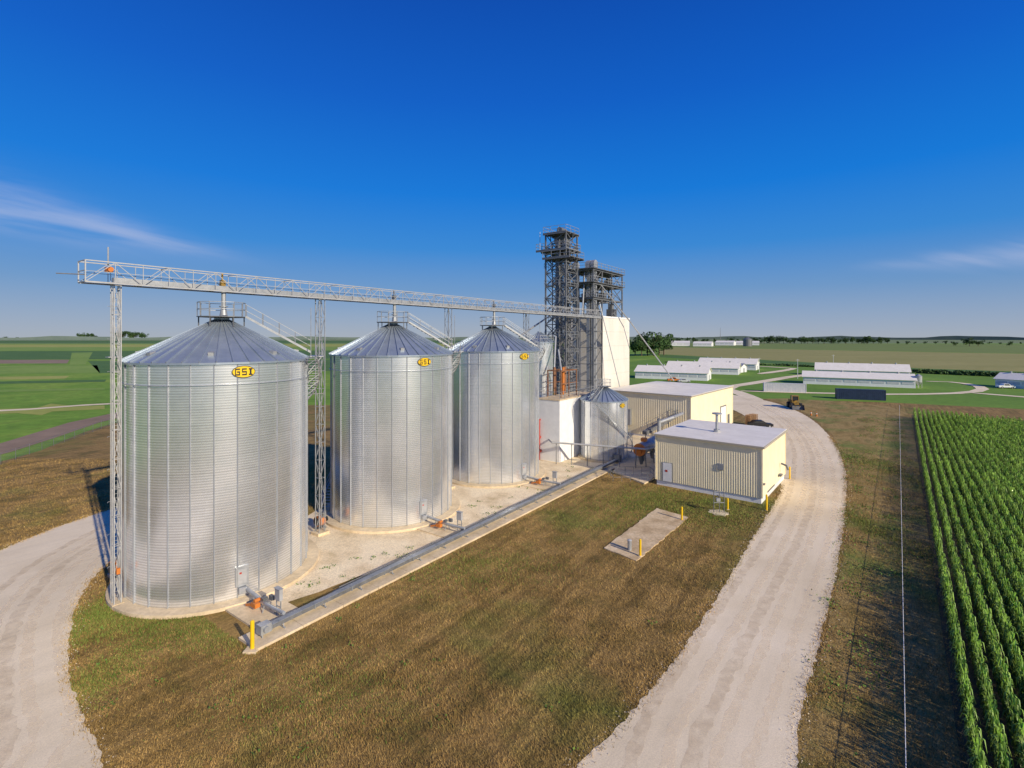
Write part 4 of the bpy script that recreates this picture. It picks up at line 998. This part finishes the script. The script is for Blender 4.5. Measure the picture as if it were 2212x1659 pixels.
# ---------------------------------------------------------------- light, sky, camera
w=bpy.data.worlds.new("World"); sc.world=w; w.use_nodes=True; nt=w.node_tree; N=nt.nodes; K=nt.links
bg=N['Background']; bg.inputs['Strength'].default_value=.1
sky=N.new('ShaderNodeTexSky'); sky.sky_type='NISHITA'; sky.sun_disc=False; sky.sun_elevation=SUN_EL; sky.sun_rotation=SUN_AZ; sky.air_density=1.0; sky.dust_density=.6; sky.ozone_density=2.0
def mth(op,a,b=None,c=None):
    n=N.new('ShaderNodeMath'); n.operation=op
    for i,x in enumerate((a,b,c)):
        if x is None: continue
        if isinstance(x,(int,float)): n.inputs[i].default_value=x
        else: K.new(x,n.inputs[i])
    return n.outputs[0]
tc=N.new('ShaderNodeTexCoord'); sx=N.new('ShaderNodeSeparateXYZ'); K.new(tc.outputs['Generated'],sx.inputs[0]); X_,Y_,Z_=sx.outputs
rp=N.new('ShaderNodeValToRGB'); cr=rp.color_ramp
st=[(0,(.38,.43,.51)),(.03,(.30,.39,.54)),(.09,(.15,.31,.58)),(.17,(.035,.245,.67)),(.27,(.002,.19,.70)),(.42,(.001,.115,.58)),(.58,(.001,.068,.43)),(1,(.002,.05,.32))]
while len(cr.elements)<len(st): cr.elements.new(.5)
for e,(p,c) in zip(cr.elements,st): e.position=p; e.color=(*c,1)
K.new(mth('MAXIMUM',Z_,0.0),rp.inputs[0])
sca=N.new('ShaderNodeVectorMath'); sca.operation='SCALE'; sca.inputs['Scale'].default_value=9.9; K.new(rp.outputs[0],sca.inputs[0])
mx=N.new('ShaderNodeMix'); mx.data_type='RGBA'; mx.inputs[0].default_value=.95
K.new(sky.outputs[0],mx.inputs[6]); K.new(sca.outputs[0],mx.inputs[7])
yc=mth('MAXIMUM',Y_,.08); p=mth('DIVIDE',X_,yc); q=mth('DIVIDE',Z_,yc)
cv=N.new('ShaderNodeCombineXYZ'); K.new(mth('MULTIPLY',p,3.0),cv.inputs[0]); K.new(mth('ADD',mth('MULTIPLY',q,30.0),mth('MULTIPLY',p,6.0)),cv.inputs[1])
no=N.new('ShaderNodeTexNoise'); no.inputs['Scale'].default_value=1.0; no.inputs['Detail'].default_value=7; no.inputs['Roughness'].default_value=.5; no.inputs['Distortion'].default_value=.3; K.new(cv.outputs[0],no.inputs['Vector'])
def sstep(v,a,b):
    n=N.new('ShaderNodeMapRange'); n.interpolation_type='SMOOTHSTEP'; K.new(v,n.inputs[0]); n.inputs[1].default_value=a; n.inputs[2].default_value=b; return n.outputs[0]
def streak(p0,q0,slope,w0,wk,fa,fb):
    ql=mth('ADD',mth('MULTIPLY',mth('SUBTRACT',p,p0),slope),q0)
    wd=mth('ADD',mth('MULTIPLY',mth('ABSOLUTE',mth('SUBTRACT',p,p0)),wk),w0)
    e=mth('DIVIDE',mth('SUBTRACT',q,ql),wd); g=mth('EXPONENT',mth('MULTIPLY',mth('MULTIPLY',e,e),-1.0))
    return mth('MULTIPLY',g,sstep(p,fa,fb))
s=mth('ADD',streak(-.5,.150,-.215,.010,.075,-.42,-.80),streak(.62,.135,.075,.006,.045,.62,.95))
s=mth('MULTIPLY',mth('MULTIPLY',s,sstep(no.outputs[0],.22,.72)),sstep(Y_,.1,.3))
cl=N.new('ShaderNodeMix'); cl.data_type='RGBA'; K.new(mth('MULTIPLY',s,.55),cl.inputs[0]); K.new(mx.outputs[2],cl.inputs[6]); cl.inputs[7].default_value=(4.8,5.4,7.4,1)
K.new(cl.outputs[2],bg.inputs['Color'])
sl=bpy.data.lights.new('sun','SUN'); sl.energy=5.0; sl.angle=math.radians(.5); sl.color=(1,.88,.69)
so=bpy.data.objects.new('sun',sl); COL.objects.link(so)
dv=Vector((math.sin(SUN_AZ)*math.cos(SUN_EL),math.cos(SUN_AZ)*math.cos(SUN_EL),math.sin(SUN_EL)))
so.rotation_euler=dv.to_track_quat('Z','Y').to_euler(); so.location=(30,-30,60)
cd=bpy.data.cameras.new('camera'); cam=bpy.data.objects.new('camera',cd); COL.objects.link(cam)
cam.location=(0,0,H); cam.rotation_euler=(math.pi/2,0,0); cd.sensor_width=36; cd.lens=36*F/2212; cd.shift_y=-(829.5-HOR)/2212; cd.clip_start=.1; cd.clip_end=30000
sc.camera=cam
sc.view_settings.view_transform='Standard'; sc.view_settings.look='None'; sc.view_settings.exposure=0
